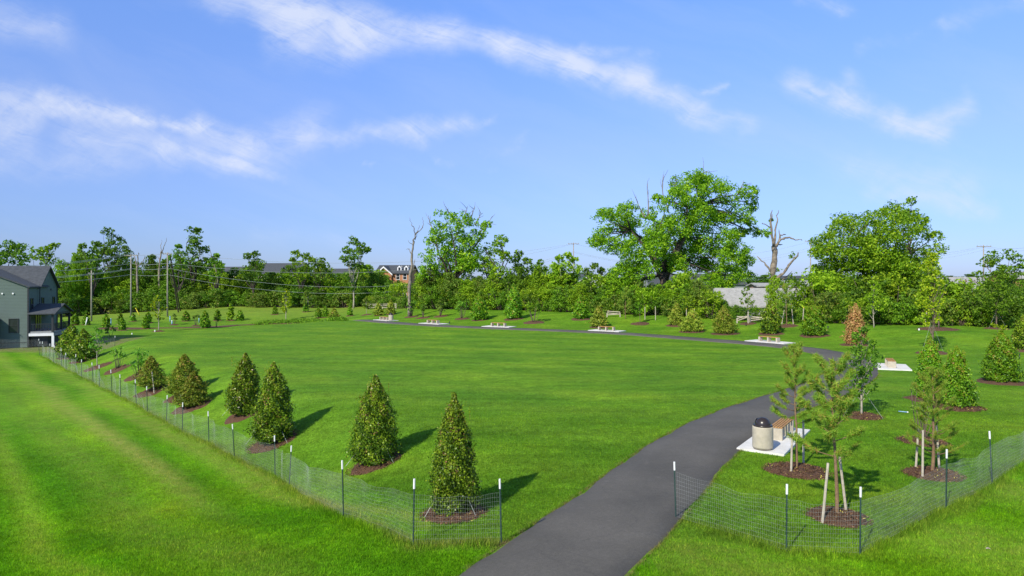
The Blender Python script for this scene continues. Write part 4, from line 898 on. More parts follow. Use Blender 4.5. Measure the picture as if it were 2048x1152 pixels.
def dead_tree(label, cpx, base_y, d, segs, seed, ivy=None):
    """segs: polylines in photo pixels with start and end radius (m); depth offsets spread them in space"""
    rng = np.random.default_rng(seed); x0 = (cpx - 1024) / F * d; z0 = tz(x0, d); s = d / F; t = thing('dead_tree', label, 'dead tree', (x0, d, z0)); tb = MB(); first = True
    for pts, r0, r1, dep in segs:
        n = len(pts); P = [((px - cpx) * s, dep * i / (n - 1), CAMH - (py - HY) * s - z0) for i, (px, py) in enumerate(pts)]
        if first: P[0] = (P[0][0], 0, -.2); first = False
        P = np.array(P); q = np.linspace(0, n - 1, (n - 1) * 4 + 1); Q = np.stack([np.interp(q, range(n), P[:, k]) for k in range(3)], 1) + rng.normal(0, .07, (len(q), 3)); Q[0] = P[0]
        rr = np.linspace(r0, r1, len(q)) * .72 * (1 + .16 * rng.normal(size=len(q))); tb.tube(Q, rr, 8)
    tb.build('trunk', M['deadwood'], t, True)
    if ivy:
        L = [((px - cpx) * s, rng.normal() * .3, CAMH - (py - HY) * s - z0, r * s) for (px, py, r) in ivy]; cb = MB(); crown_from_lobes(cb, L, .26, rng, .8, .5); cb.build('ivy', M['oak'], t)
    return t
dead_tree('bare dead trunk beside the brick house', 820, 600, 108, [([(818,600),(820,560),(824,520),(826,490),(830,470)], .38, .16, 0), ([(830,470),(840,460),(847,448),(843,435)], .13, .03, .6), ([(830,470),(828,455),(824,448),(820,435)], .1, .03, -.5), ([(824,510),(818,497),(813,500)], .09, .03, .4), ([(826,490),(815,482)], .06, .03, -.4), ([(830,480),(835,462),(836,450)], .07, .03, 1), ([(825,545),(830,520)], .1, .05, -.5)], 51)
dead_tree('pale dead tree with broken limbs and ivy right of the oak', 1548, 620, 104, [([(1548,625),(1548,580),(1546,540),(1550,505),(1548,490)], .75, .5, 0), ([(1548,495),(1541,460),(1538,435),(1540,420)], .32, .07, -.8), ([(1549,500),(1551,465),(1556,440),(1560,420)], .28, .06, .8), ([(1548,495),(1560,480),(1572,475),(1590,480),(1602,481)], .3, .05, -.6), ([(1558,482),(1562,470),(1574,468)], .2, .08, .5), ([(1540,455),(1548,428)], .12, .06, .5), ([(1550,492),(1560,488),(1570,489)], .18, .07, 1), ([(1560,475),(1558,460)], .12, .07, .2),
   ([(1550,560),(1565,545),(1578,525),(1592,508)], .34, .12, -1.2), ([(1548,555),(1535,530),(1520,512)], .22, .08, 1), ([(1540,455),(1528,448),(1520,447)], .12, .05, -.5), ([(1565,560),(1590,541)], .15, .06, .8)], 52,
   ivy=[(1548,565,12),(1542,550,9),(1590,512,9),(1538,470,7),(1557,540,8),(1540,440,4)])
dead_tree('dead forked snag behind the right utility pole', 321, 560, 150, [([(318,580),(318,540),(322,505),(326,505)], .32, .16, 0), ([(322,510),(320,490),(318,480)], .12, .03, 1), ([(323,505),(332,490),(338,475)], .14, .03, -1), ([(320,520),(312,512)], .09, .04, .5)], 53)
dead_tree('broken stubby snag behind the middle utility pole', 275, 560, 150, [([(275,600),(275,560),(274,530)], .4, .25, 0), ([(274,532),(268,515),(262,508)], .15, .06, .6), ([(274,530),(278,512),(280,506)], .18, .1, -.6), ([(276,532),(286,522),(288,512)], .15, .06, .4)], 54)
dead_tree('slanting bare dead tree left of the grey townhouse roofs', 425, 560, 150, [([(440,590),(432,540),(424,515),(416,492)], .2, .04, 0), ([(430,530),(436,515)], .08, .03, 1), ([(424,515),(420,508)], .06, .03, -1)], 55)

LMK = [(110,'the house porch'),(150,'the shortest utility pole'),(215,'the tall uneven tree'),(262,'the middle utility pole'),(300,'the yellow-green sapling'),(345,'the two leaning props'),(388,'the crooked-topped tree'),(430,'the slanting dead tree'),(470,'the lime sapling'),(520,'the first grey townhouse roof'),(572,'the planting bed sapling'),(610,'the second townhouse roof'),(655,'the olive cedar of the bed'),(708,'the lone tall tree'),(750,'the far trash can'),(785,'the orange brick house'),(820,'the bare dead trunk'),
 (865,'the second bench from the left'),(920,'the tall open oak'),(959,'the golden holly between benches'),(998,'the third bench from the left'),(1027,'the rusty-footed holly'),(1067,'the airy shrub on the berm'),(1100,'the white shed'),(1135,'the vase-shaped tree'),(1165,'the narrow dark-ringed holly'),(1200,'the feathery brown cedar'),(1250,'the thin far pine'),(1285,'the round-headed sapling'),(1330,'the great oak trunk'),(1370,'the cedar pair'),(1410,'the right half of the oak'),(1450,'the widest feathery cedar'),(1495,'the broken rail fence'),
 (1541,'the dark narrow holly'),(1578,'the far three-staked pine'),(1628,'the bright golden holly'),(1665,'the far right garden light'),(1710,'the rust-coloured holly'),(1748,'the pale-trunked leafy sapling'),(1790,'the broad right tree'),(1830,'the small black and white light'),(1863,'the tall yellow sapling'),(1915,'the dark red shrub'),(1960,'the far right pole'),(1993,'the guyed sapling'),(2040,'the holly cut by the edge')]
def near_lm(px):
    q = min(LMK, key=lambda e: abs(e[0] - px)); return ('left of ' if px < q[0] - 5 else 'right of ' if px > q[0] + 5 else 'straight behind ') + q[1]
CN = {'a': 'mid green', 'b': 'dark green', 'c': 'bright green', 'd': 'pale-stemmed', 'e': 'rich green', 'f': 'dark leafy', 'o': 'olive'}
BN = ['mid green', 'bright green', 'olive', 'dark green']
# ------------------------------------------------------------------ wood and filler trees (prototypes + copies)
def proto(k, leafm, barkm, base, n, shape, w=.75, leaf=.030, cov=1.05):
    return decid('leafy_tree', 'x', 'tree', (0, 0, 0), 10, 10 * w, leafm, barkm, 900 + k, 10 * leaf, base, n, cov, shape, trunk_r=.16)
PR = {'a': proto(1, 'wood', 'darkbark', .06, 40, 'round'), 'b': proto(2, 'dark', 'bark', .05, 40, 'oval', .65), 'c': proto(3, 'bright', 'bark', .05, 38, 'round', .7), 'd': proto(4, 'wood', 'palebark', .22, 30, 'oval', .55), 'e': proto(5, 'oak', 'darkbark', .10, 40, 'round', .8), 'f': proto(6, 'dark', 'darkbark', .12, 36, 'round', .7), 'o': proto(7, 'olive', 'bark', .05, 40, 'round', .8)}
PW_ = {'a': 7.5, 'b': 6.5, 'c': 7.0, 'd': 5.5, 'e': 8.0, 'f': 7.0, 'o': 8.0}; first_used = {}
YC = ([735,850,1000,1100,1300,1400,1500,1600,1700,1800,1900,2060], [619,621,622,625,633,639,645,648,651,652,653,658])
def bgtree(px, topy, wpx, d, k, label, group=None):
    if px > 760 and d < 130: d = max(d, gp(px, float(np.interp(px, *YC)) - 1)[1] + 2.5)
    x = (px - 1024) / F * d; z = tz(x, d); h = (HY - topy) * d / F + CAMH - z; wd = wpx * d / F; sc = (wd / PW_[k], wd / PW_[k], h / 10.0); rz = (px * 1.7) % 6.28
    if k not in first_used:
        first_used[k] = 1; r = PR[k]; r.location = (x, d, z); r.rotation_euler[2] = rz; r.scale = sc
    else: r = dup(PR[k], (x, d, z), rz, sc)
    if 'group' in r: del r['group']
    return tag(r, label, 'tree', group)
rw = random.Random(4)
WG = 'trees of the wood behind the far left meadow'
for i, px in enumerate(range(96, 760, 20)):
    k = rw.choice('abcabe'); q = px + rw.uniform(-8, 8); bgtree(q, rw.uniform(532, 560), rw.uniform(42, 62), 150 + rw.uniform(-2, 3), k, f'{CN[k]} low tree at wood front, {near_lm(q)}', WG + ', front row')
    if rw.random() < .2: continue
    k = rw.choice('abefcd'); q = px + rw.uniform(-8, 8); bgtree(q, rw.uniform(497, 524) + (14 if px > 330 else 0) + (8 if px > 450 else 0), rw.uniform(50, 68), 160 + rw.uniform(-3, 4), k, f'{CN[k]} tall tree inside the wood, {near_lm(q)}', WG + ', middle rows')
for (px, ty, wd, k, lb) in [(150,508,40,'e','rounded tree rising just right of the house roof'),
(745,540,40,'b','dark tree left of the brick house'),(770,555,36,'a','green tree in front of brick house wall'),(797,560,30,'c','bright small tree under the brick house')]:
    bgtree(px, ty, wd, 146, k, lb)
for (px, ty, wd, d, k, lb) in [(862,530,70,100,'o','olive-brown leafy thicket tree right of bare trunk'),(905,545,70,97,'o','olive leafy tree under the open oak'),(950,560,60,96,'c','bright leafy tree left of the dark-roofed brick house'),
    (1098,565,48,90,'c','bright lower tree in front of vase-shaped tree'),(990,585,44,98,'a','leafy tree in front of the dark-roofed brick house'),(1160,565,50,90,'c','bright bushy tree right of vase-shaped tree'),
    (1230,560,64,88,'e','leafy tree under left side of the oak'),(1290,575,60,87,'e','leafy tree before the trunk of the oak'),(1400,560,74,86,'o','olive leafy tree under right side of oak'),(1350,585,60,85,'c','bright leafy tree below the oak limbs'),(1447,600,36,84,'a','low leafy tree left of the grey roof'),
    (1548,550,40,82,'c','bright leafy tree at foot of the pale dead tree'),(1668,545,42,82,'a','leafy tree left under the broad right tree'),(1700,570,70,80,'e','leafy tree under the broad right tree'),(1800,575,70,79,'a','leafy tree right under the broad right tree'),
    (1925,585,60,80,'e','leafy bush-tree under the dark red shrub'),(1960,575,56,79,'a','leafy tree left of the upright dense tree'),(2045,560,50,76,'a','leafy tree cut by the right edge'),(1895,600,50,80,'o','olive tree behind the yellow sapling')]:
    bgtree(px, ty, wd, d, k, lb)
for i, px in enumerate(range(832, 2060, 21)):
    if 1425 < px < 1665 or 1875 < px < 1950: continue
    k = rw.choice('acebco'); q = px + rw.uniform(-7, 7); bgtree(q, rw.uniform(528, 560) if px < 1180 else rw.uniform(555, 580) if px > 1680 else rw.uniform(566, 588), rw.uniform(42, 60), 112 if px < 1200 else 90, k, f'{CN[k]} thicket tree just past the berm, {near_lm(q)}', 'thicket trees beyond the berm')
# far horizon treetops
for i, px in enumerate(range(1020, 2080, 34)):
    bgtree(px, 548 + rw.uniform(-5, 5), 60, 330, rw.choice('abf'), 'distant treetop on the horizon, ' + near_lm(px), 'distant treetops on the horizon')
# dark red shrub
def redshrub():
    d = 84; x = (1915 - 1024) / F * d; z = tz(x, d); shrub('red_shrub', 'dark red leafed shrub in front of the right grey roof', (x, d, z), (HY - 556) * d / F + CAMH - z, 62 * d / F, 'red', 61, .2, 14, .6, bare=.2)
redshrub()
# bushes along the top of the berm
BP = [shrub('bush', 'x', (0, 0, 0), 3.0, 3.6, m_, 70 + i, .17, 13, .85, bare=.02, cat='bush') for i, m_ in enumerate(('wood', 'bright', 'olive', 'dark'))]
bu = [False] * 4; yc = ([735,850,1000,1100,1300,1400,1500,1600,1700,1800,1900,2060], [619,621,622,625,633,639,645,648,651,652,653,658])
rb = random.Random(9); px = 738.0; nb = 0
while px < 2062:
    by = float(np.interp(px, *yc)) - rb.uniform(.2, 1.6); x, y, z = gp(px, by); k = rb.choice([0, 1, 1, 2, 3, 0]); s = rb.uniform(.75, 1.35)
    if 1440 < px < 1640: s *= .62
    y += 1.6; z = tz(x, y); sc = (s, s, s * rb.uniform(.8, 1.15)); lb = f'{BN[k]} hedge bush on the berm top, {near_lm(px)}'
    if not bu[k]: bu[k] = True; BP[k].location = (x, y, z); BP[k].scale = sc; r = BP[k]
    else: r = dup(BP[k], (x, y, z), px % 6.28, sc)
    tag(r, lb, 'bush', 'bushes along the top of the berm'); px += rb.uniform(13, 22)
for i, px in enumerate(range(745, 2060, 38)):
    if 1440 < px < 1640: continue
    by = float(np.interp(px, *yc)) - 1; x, y, z = gp(px, by); y += 6.5; k = i % 4; s = rb.uniform(1.5, 1.9); r = dup(BP[k], (x, y, tz(x, y)), px % 6.28, (s, s, s)); tag(r, f'taller {BN[k]} bush behind the hedge, {near_lm(px)}', 'bush', 'taller bushes behind the berm')
# shrubs at the foot of the wood
for i, px in enumerate(range(120, 750, 21)):
    d = 146 + rb.uniform(-1, 1); x = (px - 1024) / F * d; k = rb.choice([0, 3, 3, 2]); s = rb.uniform(1.1, 1.7); r = dup(BP[k], (x, d, tz(x, d)), px % 6.28, (s * 1.3, s, s)); tag(r, f'low {BN[k]} shrub at the wood foot, {near_lm(px)}', 'bush', 'shrubs at the foot of the wood')
for k in range(4):
    if not bu[k]: BP[k].location = (60, 90, 0)
for k in PR:
    if k not in first_used: bgtree(1700, 590, 60, 84, k, 'leafy tree hidden deep in right thicket')

# ------------------------------------------------------------------ buildings
def gable_roof(mb, x0, x1, y0, y1, ze, zr, ax='x', th=.16, ov=.35):
    """ridge along ax; solid slabs"""
    sl = (zr - ze) / (((y1 - y0) if ax == 'x' else (x1 - x0)) / 2)
    if ax == 'x':
        ym = (y0 + y1) / 2
        for sgn, ye in ((-1, y0), (1, y1)):
            e = ye + sgn * ov; z = ze - sl * ov; P = [(x0 - ov, ym, zr), (x1 + ov, ym, zr), (x1 + ov, e, z), (x0 - ov, e, z)]; Q = [(a, b, c + th) for a, b, c in P]
            mb.add(P + Q, [(0, 1, 2, 3), (7, 6, 5, 4), (0, 4, 5, 1), (1, 5, 6, 2), (2, 6, 7, 3), (3, 7, 4, 0)])
    else:
        xm = (x0 + x1) / 2
        for sgn, xe in ((-1, x0), (1, x1)):
            e = xe + sgn * ov; z = ze - sl * ov; P = [(xm, y0 - ov, zr), (xm, y1 + ov, zr), (e, y1 + ov, z), (e, y0 - ov, z)]; Q = [(a, b, c + th) for a, b, c in P]
            mb.add(P + Q, [(0, 1, 2, 3), (7, 6, 5, 4), (0, 4, 5, 1), (1, 5, 6, 2), (2, 6, 7, 3), (3, 7, 4, 0)])
def gabled_wall(mb, x0, x1, y0, y1, zb, ze, zr, ax='x'):
    V = [(x0,y0,zb),(x1,y0,zb),(x1,y1,zb),(x0,y1,zb),(x0,y0,ze),(x1,y0,ze),(x1,y1,ze),(x0,y1,ze)]
    mb.add(V, [(0,1,5,4),(1,2,6,5),(2,3,7,6),(3,0,4,7)])
    if ax == 'x': ym = (y0 + y1) / 2; mb.add([(x0,y0,ze),(x0,y1,ze),(x0,ym,zr),(x1,y0,ze),(x1,y1,ze),(x1,ym,zr)], [(0,2,1),(3,4,5)])
    else: xm = (x0 + x1) / 2; mb.add([(x0,y0,ze),(x1,y0,ze),(xm,y0,zr),(x0,y1,ze),(x1,y1,ze),(xm,y1,zr)], [(0,1,2),(3,5,4)])
def window(parent, c, wd, ht, face, frame='darktrim', rz=0):
    """face: 'y' window on a wall facing -y; 'x' on a wall facing +x"""
    f = MB(); b = .07
    if face == 'y':
        for dx, dz, sx, sz in ((0, ht/2, wd+2*b, b), (0, -ht/2, wd+2*b, b*1.3), (-wd/2-b/2, 0, b, ht-b), (wd/2+b/2, 0, b, ht-b), (0, 0, wd, b*.6)): f.box((c[0]+dx, c[1]-.03, c[2]+dz), (sx, .08, sz))
        g = MB(); g.box((c[0], c[1]-.005, c[2]), (wd, .03, ht-b))
    else:
        for dy, dz, sy, sz in ((0, ht/2, wd+2*b, b), (0, -ht/2, wd+2*b, b*1.3), (-wd/2-b/2, 0, b, ht-b), (wd/2+b/2, 0, b, ht-b), (0, 0, wd, b*.6)): f.box((c[0]+.03, c[1]+dy, c[2]+dz), (.08, sy, sz))
        g = MB(); g.box((c[0]+.005, c[1], c[2]), (.03, wd, ht-b))
    fo = f.build('window', M[frame], parent); g.build('pane', M['glass'], fo)
def left_house():
    z0 = -1.5; h = thing('house', 'grey-green sided two-storey house with covered porch at left edge', 'house', (-53.9, 76, z0), R(18)); E = 5.2 - z0; Rg = 7.55 - z0
    b = MB(); gabled_wall(b, -14, 0, 3.4, 9.9, 0, E, Rg, 'x'); b.build('wall', M['siding'], h)
    b = MB(); gabled_wall(b, -9, 0, 0, 3.395, 0, E, E + 1.9, 'y'); b.build('front_wing_wall', M['siding2'], h)
    r = MB(); gable_roof(r, -14, 0, 3.4, 9.9, E, Rg, 'x', .14, .3); r.build('roof', M['roof_dark'], h)
    r = MB(); gable_roof(r, -9, 0, -.02, 6.2, E + .02, E + 1.92, 'y', .14, .22); r.build('wing_roof', M['roof_dark'], h)
    t = MB(); t.box((.03, -.03, E / 2), (.14, .14, E - .1)); t.box((.03, 9.9, E / 2), (.12, .12, E - .1)); t.box((.06, 1.7, E - .06), (.1, 3.2, .14)); t.build('corner_trim', M['darktrim'], h)
    d = MB(); d.tube([(.18, 3.2, E - .1), (.18, 3.2, .1)], .05, 6); d.build('downpipe', M['darktrim'], h)
    f = MB(); f.box((-4.5, -.025, .55), (8.7, .05, .05)); f.build('base_trim', M['darktrim'], h)
    window(h, (-1.35, 0, 2.45), .8, 1.5, 'y')
    for y in (1.1, 4.7, 8.6): window(h, (0, y, 4.75), .7, 1.35, 'x')
    for x in (-1.4, -2.4): 
        v = MB(); v.tube([(x, -.01, 6.0), (x, -.1, 6.0)], .09, 10); v.build('vent_cap', M['whitecap'], h)
    v = MB(); v.box((.03, 7.6, 6.35), (.08, .25, .2)); v.build('gable_vent', M['darktrim'], h)
    # small gabled side bay at the left
    q = MB(); gabled_wall(q, -4.6, -2.6, -1.4, -.0, 0, 3.1, 4.1, 'y'); q.build('entry_bay', M['siding2'], h); q = MB(); gable_roof(q, -4.6, -2.6, -1.4, -.25, 3.1, 4.1, 'y', .1, .12); q.build('entry_roof', M['roof_dark'], h)
    # porch
    X = 2.4; Yp = 6.2; zf = .15 - z0; ze = 2.25 - z0; zr = 3.15 - z0
    dk = MB(); dk.box((X / 2 + .02, Yp / 2, zf), (X, Yp, .18)); dk.build('porch_deck', M['greywall'], h)
    wb = MB(); wb.box((X / 2 + .1, -.06, zf - .26), (X, .14, .3)); wb.box((X + .02, -.06, (zf - .4) / 2), (.24, .16, zf - .42)); wb.build('white_porch_beam', M['white'], h)
    wb = MB(); wb.box((X + .05, Yp / 2 + .1, zf - .27), (.1, Yp - .2, .3)); wb.box((X + .05, 2.6, (zf - .42) / 2), (.2, .2, zf - .42)); wb.box((X + .05, Yp - .2, (zf - .42) / 2), (.2, .2, zf - .42)); wb.build('porch_side_beam', M['greywall'], h)
    ub = MB(); ub.box((.9, 3.2, .75), (1.7, 5.6, 1.35)); ub.build('under_porch_shade', M['darktrim'], h)  # solid dark block standing in for the shade beneath the deck
    for (x, y) in ((.12, .08), (X - .05, .08), (X - .05, Yp - .08), (X - .05, Yp * .5)):
        p = MB(); p.box((x, y, (zf + ze) / 2), (.2, .2, ze - zf - .02)); p.build('porch_post', M['darktrim'], h)
    rl = MB()
    for k in range(14): rl.box((.25 + k * .155, .05, zf + .5), (.03, .03, .8))
    for k in range(34): rl.box((X - .05, .3 + k * .17, zf + .5), (.03, .03, .8))
    rl.box((X / 2, .05, zf + .92), (X - .3, .06, .05)); rl.box((X - .05, Yp / 2, zf + .92), (.06, Yp - .3, .05)); rl.build('porch_railing', M['darktrim'], h)
    bm = MB(); bm.box((X / 2, .08, ze - .08), (X, .22, .2)); bm.box((X - .05, Yp / 2, ze - .08), (.22, Yp - .3, .2)); bm.build('porch_header', M['darktrim'], h)
    g = MB(); g.add([(X, 0, ze), (X, Yp, ze), (X, Yp / 2, zr), (X - .1, 0, ze), (X - .1, Yp, ze), (X - .1, Yp / 2, zr)], [(0, 1, 2), (3, 5, 4)]); g.build('porch_gable', M['siding2'], h)
    r = MB(); gable_roof(r, .35, X, 0, Yp, ze, zr, 'x', .12, .32); r.build('porch_roof', M['roof_dark'], h)
    dr = MB(); dr.box((.04, 3.1, zf + 1.05), (.06, 1.8, 2.0)); dr.build('porch_door', M['glass'], h)
left_house()
def block(name, label, cpx, d, rz, W, D, zb, ze, zr, wallm, roofm, ax='x', wins=(), gables=(), chim=(), dorm=(), winm='white'):
    x0 = (cpx - 1024) / F * d; h = thing(name, label, 'building', (x0, d, zb), rz); b = MB(); gabled_wall(b, -W/2, W/2, 0, D, 0, ze - zb, zr - zb, ax); b.build('wall', M[wallm], h)
    r = MB(); gable_roof(r, -W/2, W/2, 0, D, ze - zb, zr - zb, ax, .2, .4); ro = r.build('roof', M[roofm], h)
    for (x, z, wd, ht) in wins: window(h, (x, 0, z - zb), wd, ht, 'y', winm)
    for (gxx, gw, gz) in gables:
        q = MB(); gabled_wall(q, gxx - gw/2, gxx + gw/2, -.6, .4, 0, ze - zb, gz - zb, 'y'); q.build('front_gable_wall', M[wallm], h)
        r2 = MB(); gable_roof(r2, gxx - gw/2, gxx + gw/2, -.6, D * .45, ze - zb, gz - zb, 'y', .2, .3); r2.build('gable_roof', M[roofm], h)
        t = MB(); sl = (gz - ze) / (gw / 2); L = math.hypot(gw / 2, gz - ze)
        for sg in (-1, 1):
            P = [(gxx, -.95, gz - zb), (gxx + sg * (gw/2 + .3), -.95, ze - zb - sl * .3)]; t.add([P[0], P[1], (P[1][0], -.95, P[1][2] - .35), (P[0][0], -.95, P[0][2] - .35), (P[0][0], -.9, P[0][2]), (P[1][0], -.9, P[1][2]), (P[1][0], -.9, P[1][2] - .35), (P[0][0], -.9, P[0][2] - .35)], [(0,1,2,3),(4,7,6,5),(0,4,5,1),(3,2,6,7)])
        t.build('white_rake_trim', M['white'], h)
    for (x, y, s, z1) in chim:
        c = MB(); c.box((x, y, z1 - zb - 1.0), (s, s * .8, 2.4)); c.box((x, y, z1 - zb + .22), (s * 1.15, s * .95, .12)); c.build('chimney', M['brick'], ro)
    for (x, zz, s) in dorm:
        q = MB(); gabled_wall(q, x - s/2, x + s/2, D * .12, D * .4, zz - zb - s * .9, zz - zb + s * .35, zz - zb + s * .85, 'y'); dq = q.build('dormer', M['white'], ro); 
        g = MB(); g.box((x, D * .12 - .03, zz - zb), (s * .5, .06, s * .8)); g.build('pane', M['glass'], dq)
    return h
def Z(py, d): return CAMH - (py - HY) * d / F
d = 230
block('townhouse', 'grey-roofed townhouse block seen above the left wood', 490, d, 0, 22, 10, -1, Z(549, d), Z(534, d), 'cream', 'roof_dark', chim=(), wins=[(x, Z(560, d), 1, 1.8) for x in (-9, -6, -3, 0, 3, 6, 9)])
block('townhouse', 'taller grey-roofed townhouse right of the first block', 555, d + 4, 0, 15, 11, -1, Z(545, d), Z(526, d), 'cream', 'roof_dark', wins=[(x, Z(556, d), 1, 1.8) for x in (-6, -3, 0, 3, 6)])
block('townhouse', 'blue-grey roofed house above the centre-left trees', 675, d + 8, 0, 18, 10, -1, Z(556, d), Z(537, d), 'cream', 'roof_dark')
d = 165
block('brick_house', 'three-storey orange brick house with white dormers', 786, d, R(-4), 8.2, 9, -.5, Z(546, d), Z(531, d), 'brick', 'roof_dark', wins=[(x, z, .8, 1.5) for z in (Z(553, d), Z(574, d), Z(593, d)) for x in (-2.8, -.9, 1.2, 2.9)], gables=[(-2.1, 3.7, Z(532, d) - .1)], dorm=[(1.3, Z(538, d), 1.0), (3.0, Z(538, d), 1.0)])
d = 112
block('brick_house', 'low dark-roofed brick house with chimney behind the berm', 1032, d, R(10), 8.5, 7, .3, Z(588, d), Z(566, d), 'brick', 'roof_dark', chim=[(0.2, 3.4, .7, Z(558, d))], wins=[(1.5, Z(597, d), 1, 1.0)])
block('shed', 'white shed low between bushes on the berm', 1112, 112, R(-8), 2.6, 3, .6, Z(603, 112), Z(597, 112), 'white', 'roof_grey')
block('house', 'pale grey house roof left of the great oak', 1195, 128, R(6), 6.5, 7, .5, Z(586, 128), Z(573, 128), 'white', 'roof_grey')
block('house', 'dark-roofed house behind left of the oak', 1175, 165, 0, 9, 7, .5, Z(568, 165), Z(548, 165), 'white', 'roof_dark', ax='y')
block('house', 'long dark-roofed house behind the oak trunk', 1395, 150, 0, 21, 8, .5, Z(568, 150), Z(549, 150), 'greywall', 'roof_dark')
block('house', 'house with wide grey shingle roof right of the oak', 1536, 89, R(-5), 12.0, 9, .8, Z(613, 88), Z(579, 93), 'greywall', 'roof_grey')
block('low_building', 'low faded pink building above the grey shingle roof', 1575, 122, 0, 10.5, 5, .8, Z(573, 122), Z(568, 122), 'pink', 'roof_grey')
block('car_port', 'dark flat-topped roof at the right of pale dead tree', 1590, 170, 0, 8.5, 5, .8, Z(557, 170), Z(553, 170), 'greywall', 'roof_dark')
block('house', 'grey-roofed long house at right behind the red shrub', 1925, 118, 0, 11.5, 9, .8, Z(577, 118), Z(556, 118), 'greywall', 'roof_grey')
block('house', 'brick-ended house cut by right edge', 2060, 110, R(0), 5, 6, .8, Z(556, 110), Z(545, 110), 'brick', 'roof_grey')

# ------------------------------------------------------------------ utility poles, wires and props
def upole(px, basey, topy, label, arms=(), d=None, r=.15, arm_rz=0.0, drum=False):
    if d is None: x, y, z = gp(px, basey)
    else: y = d; x = (px - 1024) / F * d; z = tz(x, y)
    h = Z(topy, y) - z; t = thing('utility_pole', label, 'utility pole', (x, y, z), arm_rz); mb = MB(); mb.tube([(0, 0, -.2), (0, 0, h)], [r, r * .65], 9); mb.build('shaft', M['polewood'], t, True)
    for (dz, L) in arms:
        a = MB(); a.box((0, -.14, h - dz), (L, .1, .12)); ao = a.build('crossarm', M['polewood'], t)
        for q in (-.46, -.2, .2, .46):
            i = MB(); i.lathe([(.0, 0), (.05, 0), (.06, .08), (.03, .14), (.05, .18), (0, .22)], (q * L, -.14, h - dz + .06), 8); i.build('insulator', M['greywall'], ao)
    if drum:
        a = MB(); a.lathe([(0, 0), (.22, 0), (.22, .7), (0, .75)], (.35, 0, h - 3), 12); a.build('transformer', M['greywall'], t, True)
    return np.array([x, y, z]), h
p3, h3 = upole(183, 655, 541, 'shortest utility pole, nearest to the house', [(.6, 1.0)], d=122)
p1, h1 = upole(262, 638, 508, 'middle utility pole with crossarm', [(.3, 2.4)], d=126)
p2, h2 = upole(335, 632, 505, 'right utility pole with two leaning props', [(.3, 1.6)], d=128)
for (bx, by, lb) in ((357, 618, 'left leaning wooden prop against the right utility pole'), (361, 607, 'right leaning wooden prop against the right utility pole')):
    dd = 137 if bx == 357 else 141; xx = (bx - 1024) / F * dd; zz = tz(xx, dd); mb = MB(); tp = np.array([p2[0] + .3, p2[1] + .3, Z(508, 128)]) - np.array([xx, dd, zz]); mb.tube([(0, 0, -.2), tp], [.14, .1], 7); o = mb.build('leaning_prop', M['darkbark']); o.location = (xx, dd, zz); tag(o, lb, 'pole prop')
pc, hc = upole(1147, 600, 485, 'small distant utility pole left of the great oak', [(.3, 2.4), (3.4, 1.8)], d=150)
pr, hr = upole(1621, 600, 480, 'distant utility pole right of the dead tree', [(.3, 2.6)], d=150)
pe, he = upole(1967, 600, 490, 'distant utility pole near the right edge', [(.3, 2.8)], d=130)
WIRES = []
def wire(a, b, sag, label, r=.022, n=22):
    a = np.array(a, float); b = np.array(b, float); u = np.linspace(0, 1, n)[:, None]; P = a + (b - a) * u; P[:, 2] -= (4 * sag * u * (1 - u))[:, 0]
    mb = MB(); mb.tube(P - a, r, 4); o = mb.build('power_line', M['cable']); o.location = a; tag(o, label, 'power line', 'overhead power lines')
def at(px, py, d): return ((px - 1024) / F * d, d, Z(py, d))
for k, (ya, yb, lb) in enumerate([(534, 507, 'topmost'), (537, 509, 'second'), (543, 527, 'third'), (556, 537, 'fourth'), (559, 538.5, 'fifth'), (566, 549, 'lowest')]):
    wire(at(-60, ya + 3, 92), at(262, yb, 126), .5, f'{lb} power line from house side to the middle pole', r=.03)
for k, (ya, yb, yc_, lb) in enumerate([(509, 506, 512, 'top'), (527, 526, 524, 'second'), (537, 536, 537, 'thick third'), (549, 549, 549, 'lowest')]):
    wire(at(262, ya, 126), at(335, yb, 128), .25, f'{lb} power line between the middle and right poles', r=.028)
    wire(at(335, yb, 128), at(1147, (487, 488, 503, 505)[k], 150), (3.0, 3.8, 5.5, 6.0)[k], f'{lb} long power line from the right pole across the sky', r=.022)
for k, (ya, yb) in enumerate([(487, 483), (503, 495), (505, 500)]):
    wire(at(1147, ya, 150), at(1621, yb, 150), 3.5, ('upper', 'middle', 'lower')[k] + ' power line passing behind the great oak', r=.02)
    wire(at(1621, yb, 150), at(1967, (492, 494, 500)[k], 130), 2.5, ('upper', 'middle', 'lower')[k] + ' power line behind the broad right tree', r=.02)
    wire(at(1967, (492, 494, 500)[k], 130), at(2150, (470, 480, 492)[k], 110), 1.2, ('upper', 'middle', 'lower')[k] + ' power line leaving at the right edge', r=.02)

# ------------------------------------------------------------------ small things
def marker(px, py, ty, m, label, r=.05, name='marker_post', cap=None, lean=0):
    x, y, z = gp(px, py); h = (py - ty) * y / F; t = thing(name, label, 'marker post', (x, y, z)); b = MB(); b.tube([(0, 0, -.05), (lean, 0, h * .8)], r, 8); b.build('shaft', M[m], t, True)
    c = MB(); c.tube([(lean, 0, h * .8), (lean * 1.2, 0, h)], r * 1.15, 8); c.build('cap', M[cap or m], t, True)
marker(171, 651, 635, 'whitecap', 'white leaning marker stake right of the porch', .09, lean=.25)
marker(222, 650, 637, 'bluepaint', 'pale blue marker post beside small evergreens', .08)
marker(340, 644, 632, 'bluepaint', 'blue-grey marker post under the right utility pole', .08)
marker(344, 650, 641, 'bluepaint', 'white-capped short marker right of yellow sapling', .1, cap='whitecap')
marker(398, 646, 630, 'bluepaint', 'blue marker post left of the largest small evergreen', .07)
marker(280, 632, 616, 'yellowpaint', 'bright yellow guy-wire guard by middle pole', .07, 'guy_guard', lean=-.7)
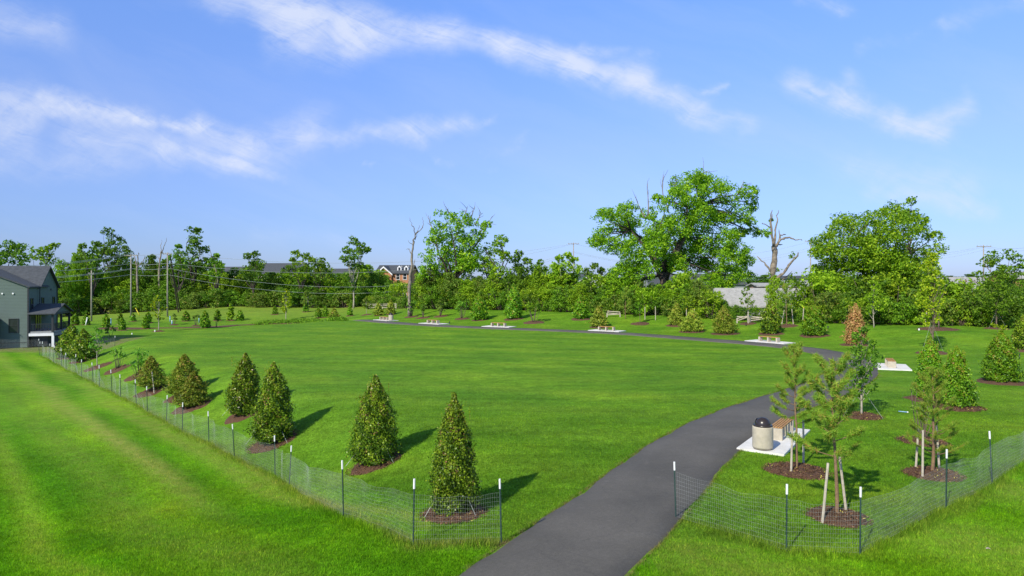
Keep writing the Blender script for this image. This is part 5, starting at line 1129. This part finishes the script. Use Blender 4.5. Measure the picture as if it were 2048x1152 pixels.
marker(310, 664, 660, 'whitecap', 'white capped pipe stub on rim below yellow sapling', .08, 'pipe_stub')
marker(264, 669, 666, 'whitecap', 'white capped pipe stub at rim further left', .08, 'pipe_stub')
marker(1492, 652, 647, 'black', 'small black garden light under the thin sapling', .06, 'path_light')
marker(1656, 657, 652, 'black', 'small black garden light right of golden holly', .06, 'path_light')
marker(1838, 661, 656, 'whitecap', 'small white and black garden light near yellow sapling', .07, 'path_light', cap='black')
marker(2039, 718, 707, 'black', 'black irrigation riser near the right edge', .04, 'irrigation_riser')
marker(899, 647, 643, 'black', 'small sprinkler box by the second bench', .07, 'sprinkler_head')
def tubelitter():
    x, y, z = gp(1806, 826); t = thing('plastic_tube', 'thin blue plastic tube lying on the grass right of path bend', 'litter', (x, y, z + .05), R(-35)); b = MB(); b.tube([(-.18, 0, 0), (.16, 0, 0)], .022, 8); b.build('tube', M['bluepaint'], t, True); c = MB(); c.tube([(.16, 0, 0), (.21, 0, 0)], .027, 8); c.build('white_cap', M['whitecap'], t, True)
    for (px, py, lb) in ((1945, 985, 'white scrap of litter under the right wire fence'), (1975, 1100, 'pale torn scrap lying on the right lawn')):
        x, y, z = gp(px, py); b = MB(); b.box((0, 0, .03), (.09, .035, .02), .4, .6); b.box((.06, .02, .01), (.05, .03, .02), 1.1, .5); o = b.build('litter_scrap', M['stake']); o.location = (x, y, z); tag(o, lb, 'litter')
tubelitter()
def rail_fence(pxs, by, label, broken=False, seed=1):
    rng = np.random.default_rng(seed); pts = [gp(p, by) for p in pxs]; x0, y0, z0 = pts[0]; t = thing('rail_fence', label, 'rail fence', (x0, y0, z0))
    for p in pts: hp = 1.15 * (rng.uniform(.45, .85) if broken else 1); b = MB(); b.box((p[0] - x0, p[1] - y0, p[2] - z0 + hp / 2 - .03), (.13, .13, hp)); b.build('rail_post', M['stake'], t)
    for a, c in zip(pts[:-1], pts[1:]):
        for zz in (.35, .7, 1.0):
            j = rng.normal(0, .3 if broken else .01); zz = zz * (.8 if broken else 1); b = MB(); b.tube([(a[0] - x0, a[1] - y0, a[2] - z0 + zz), (c[0] - x0, c[1] - y0, c[2] - z0 + zz + j)], .06, 5); b.build('rail', M['stake'], t)
rail_fence([1474, 1500, 1528, 1546], 646.5, 'broken pale rail fence at the left of the dark narrow holly', True, 2)
rail_fence([1214, 1240], 634, 'broken pale rail fence left of the little sapling', True, 3)
rail_fence([738, 765, 792], 619, 'grey rail fence behind the far trash can', False, 4)
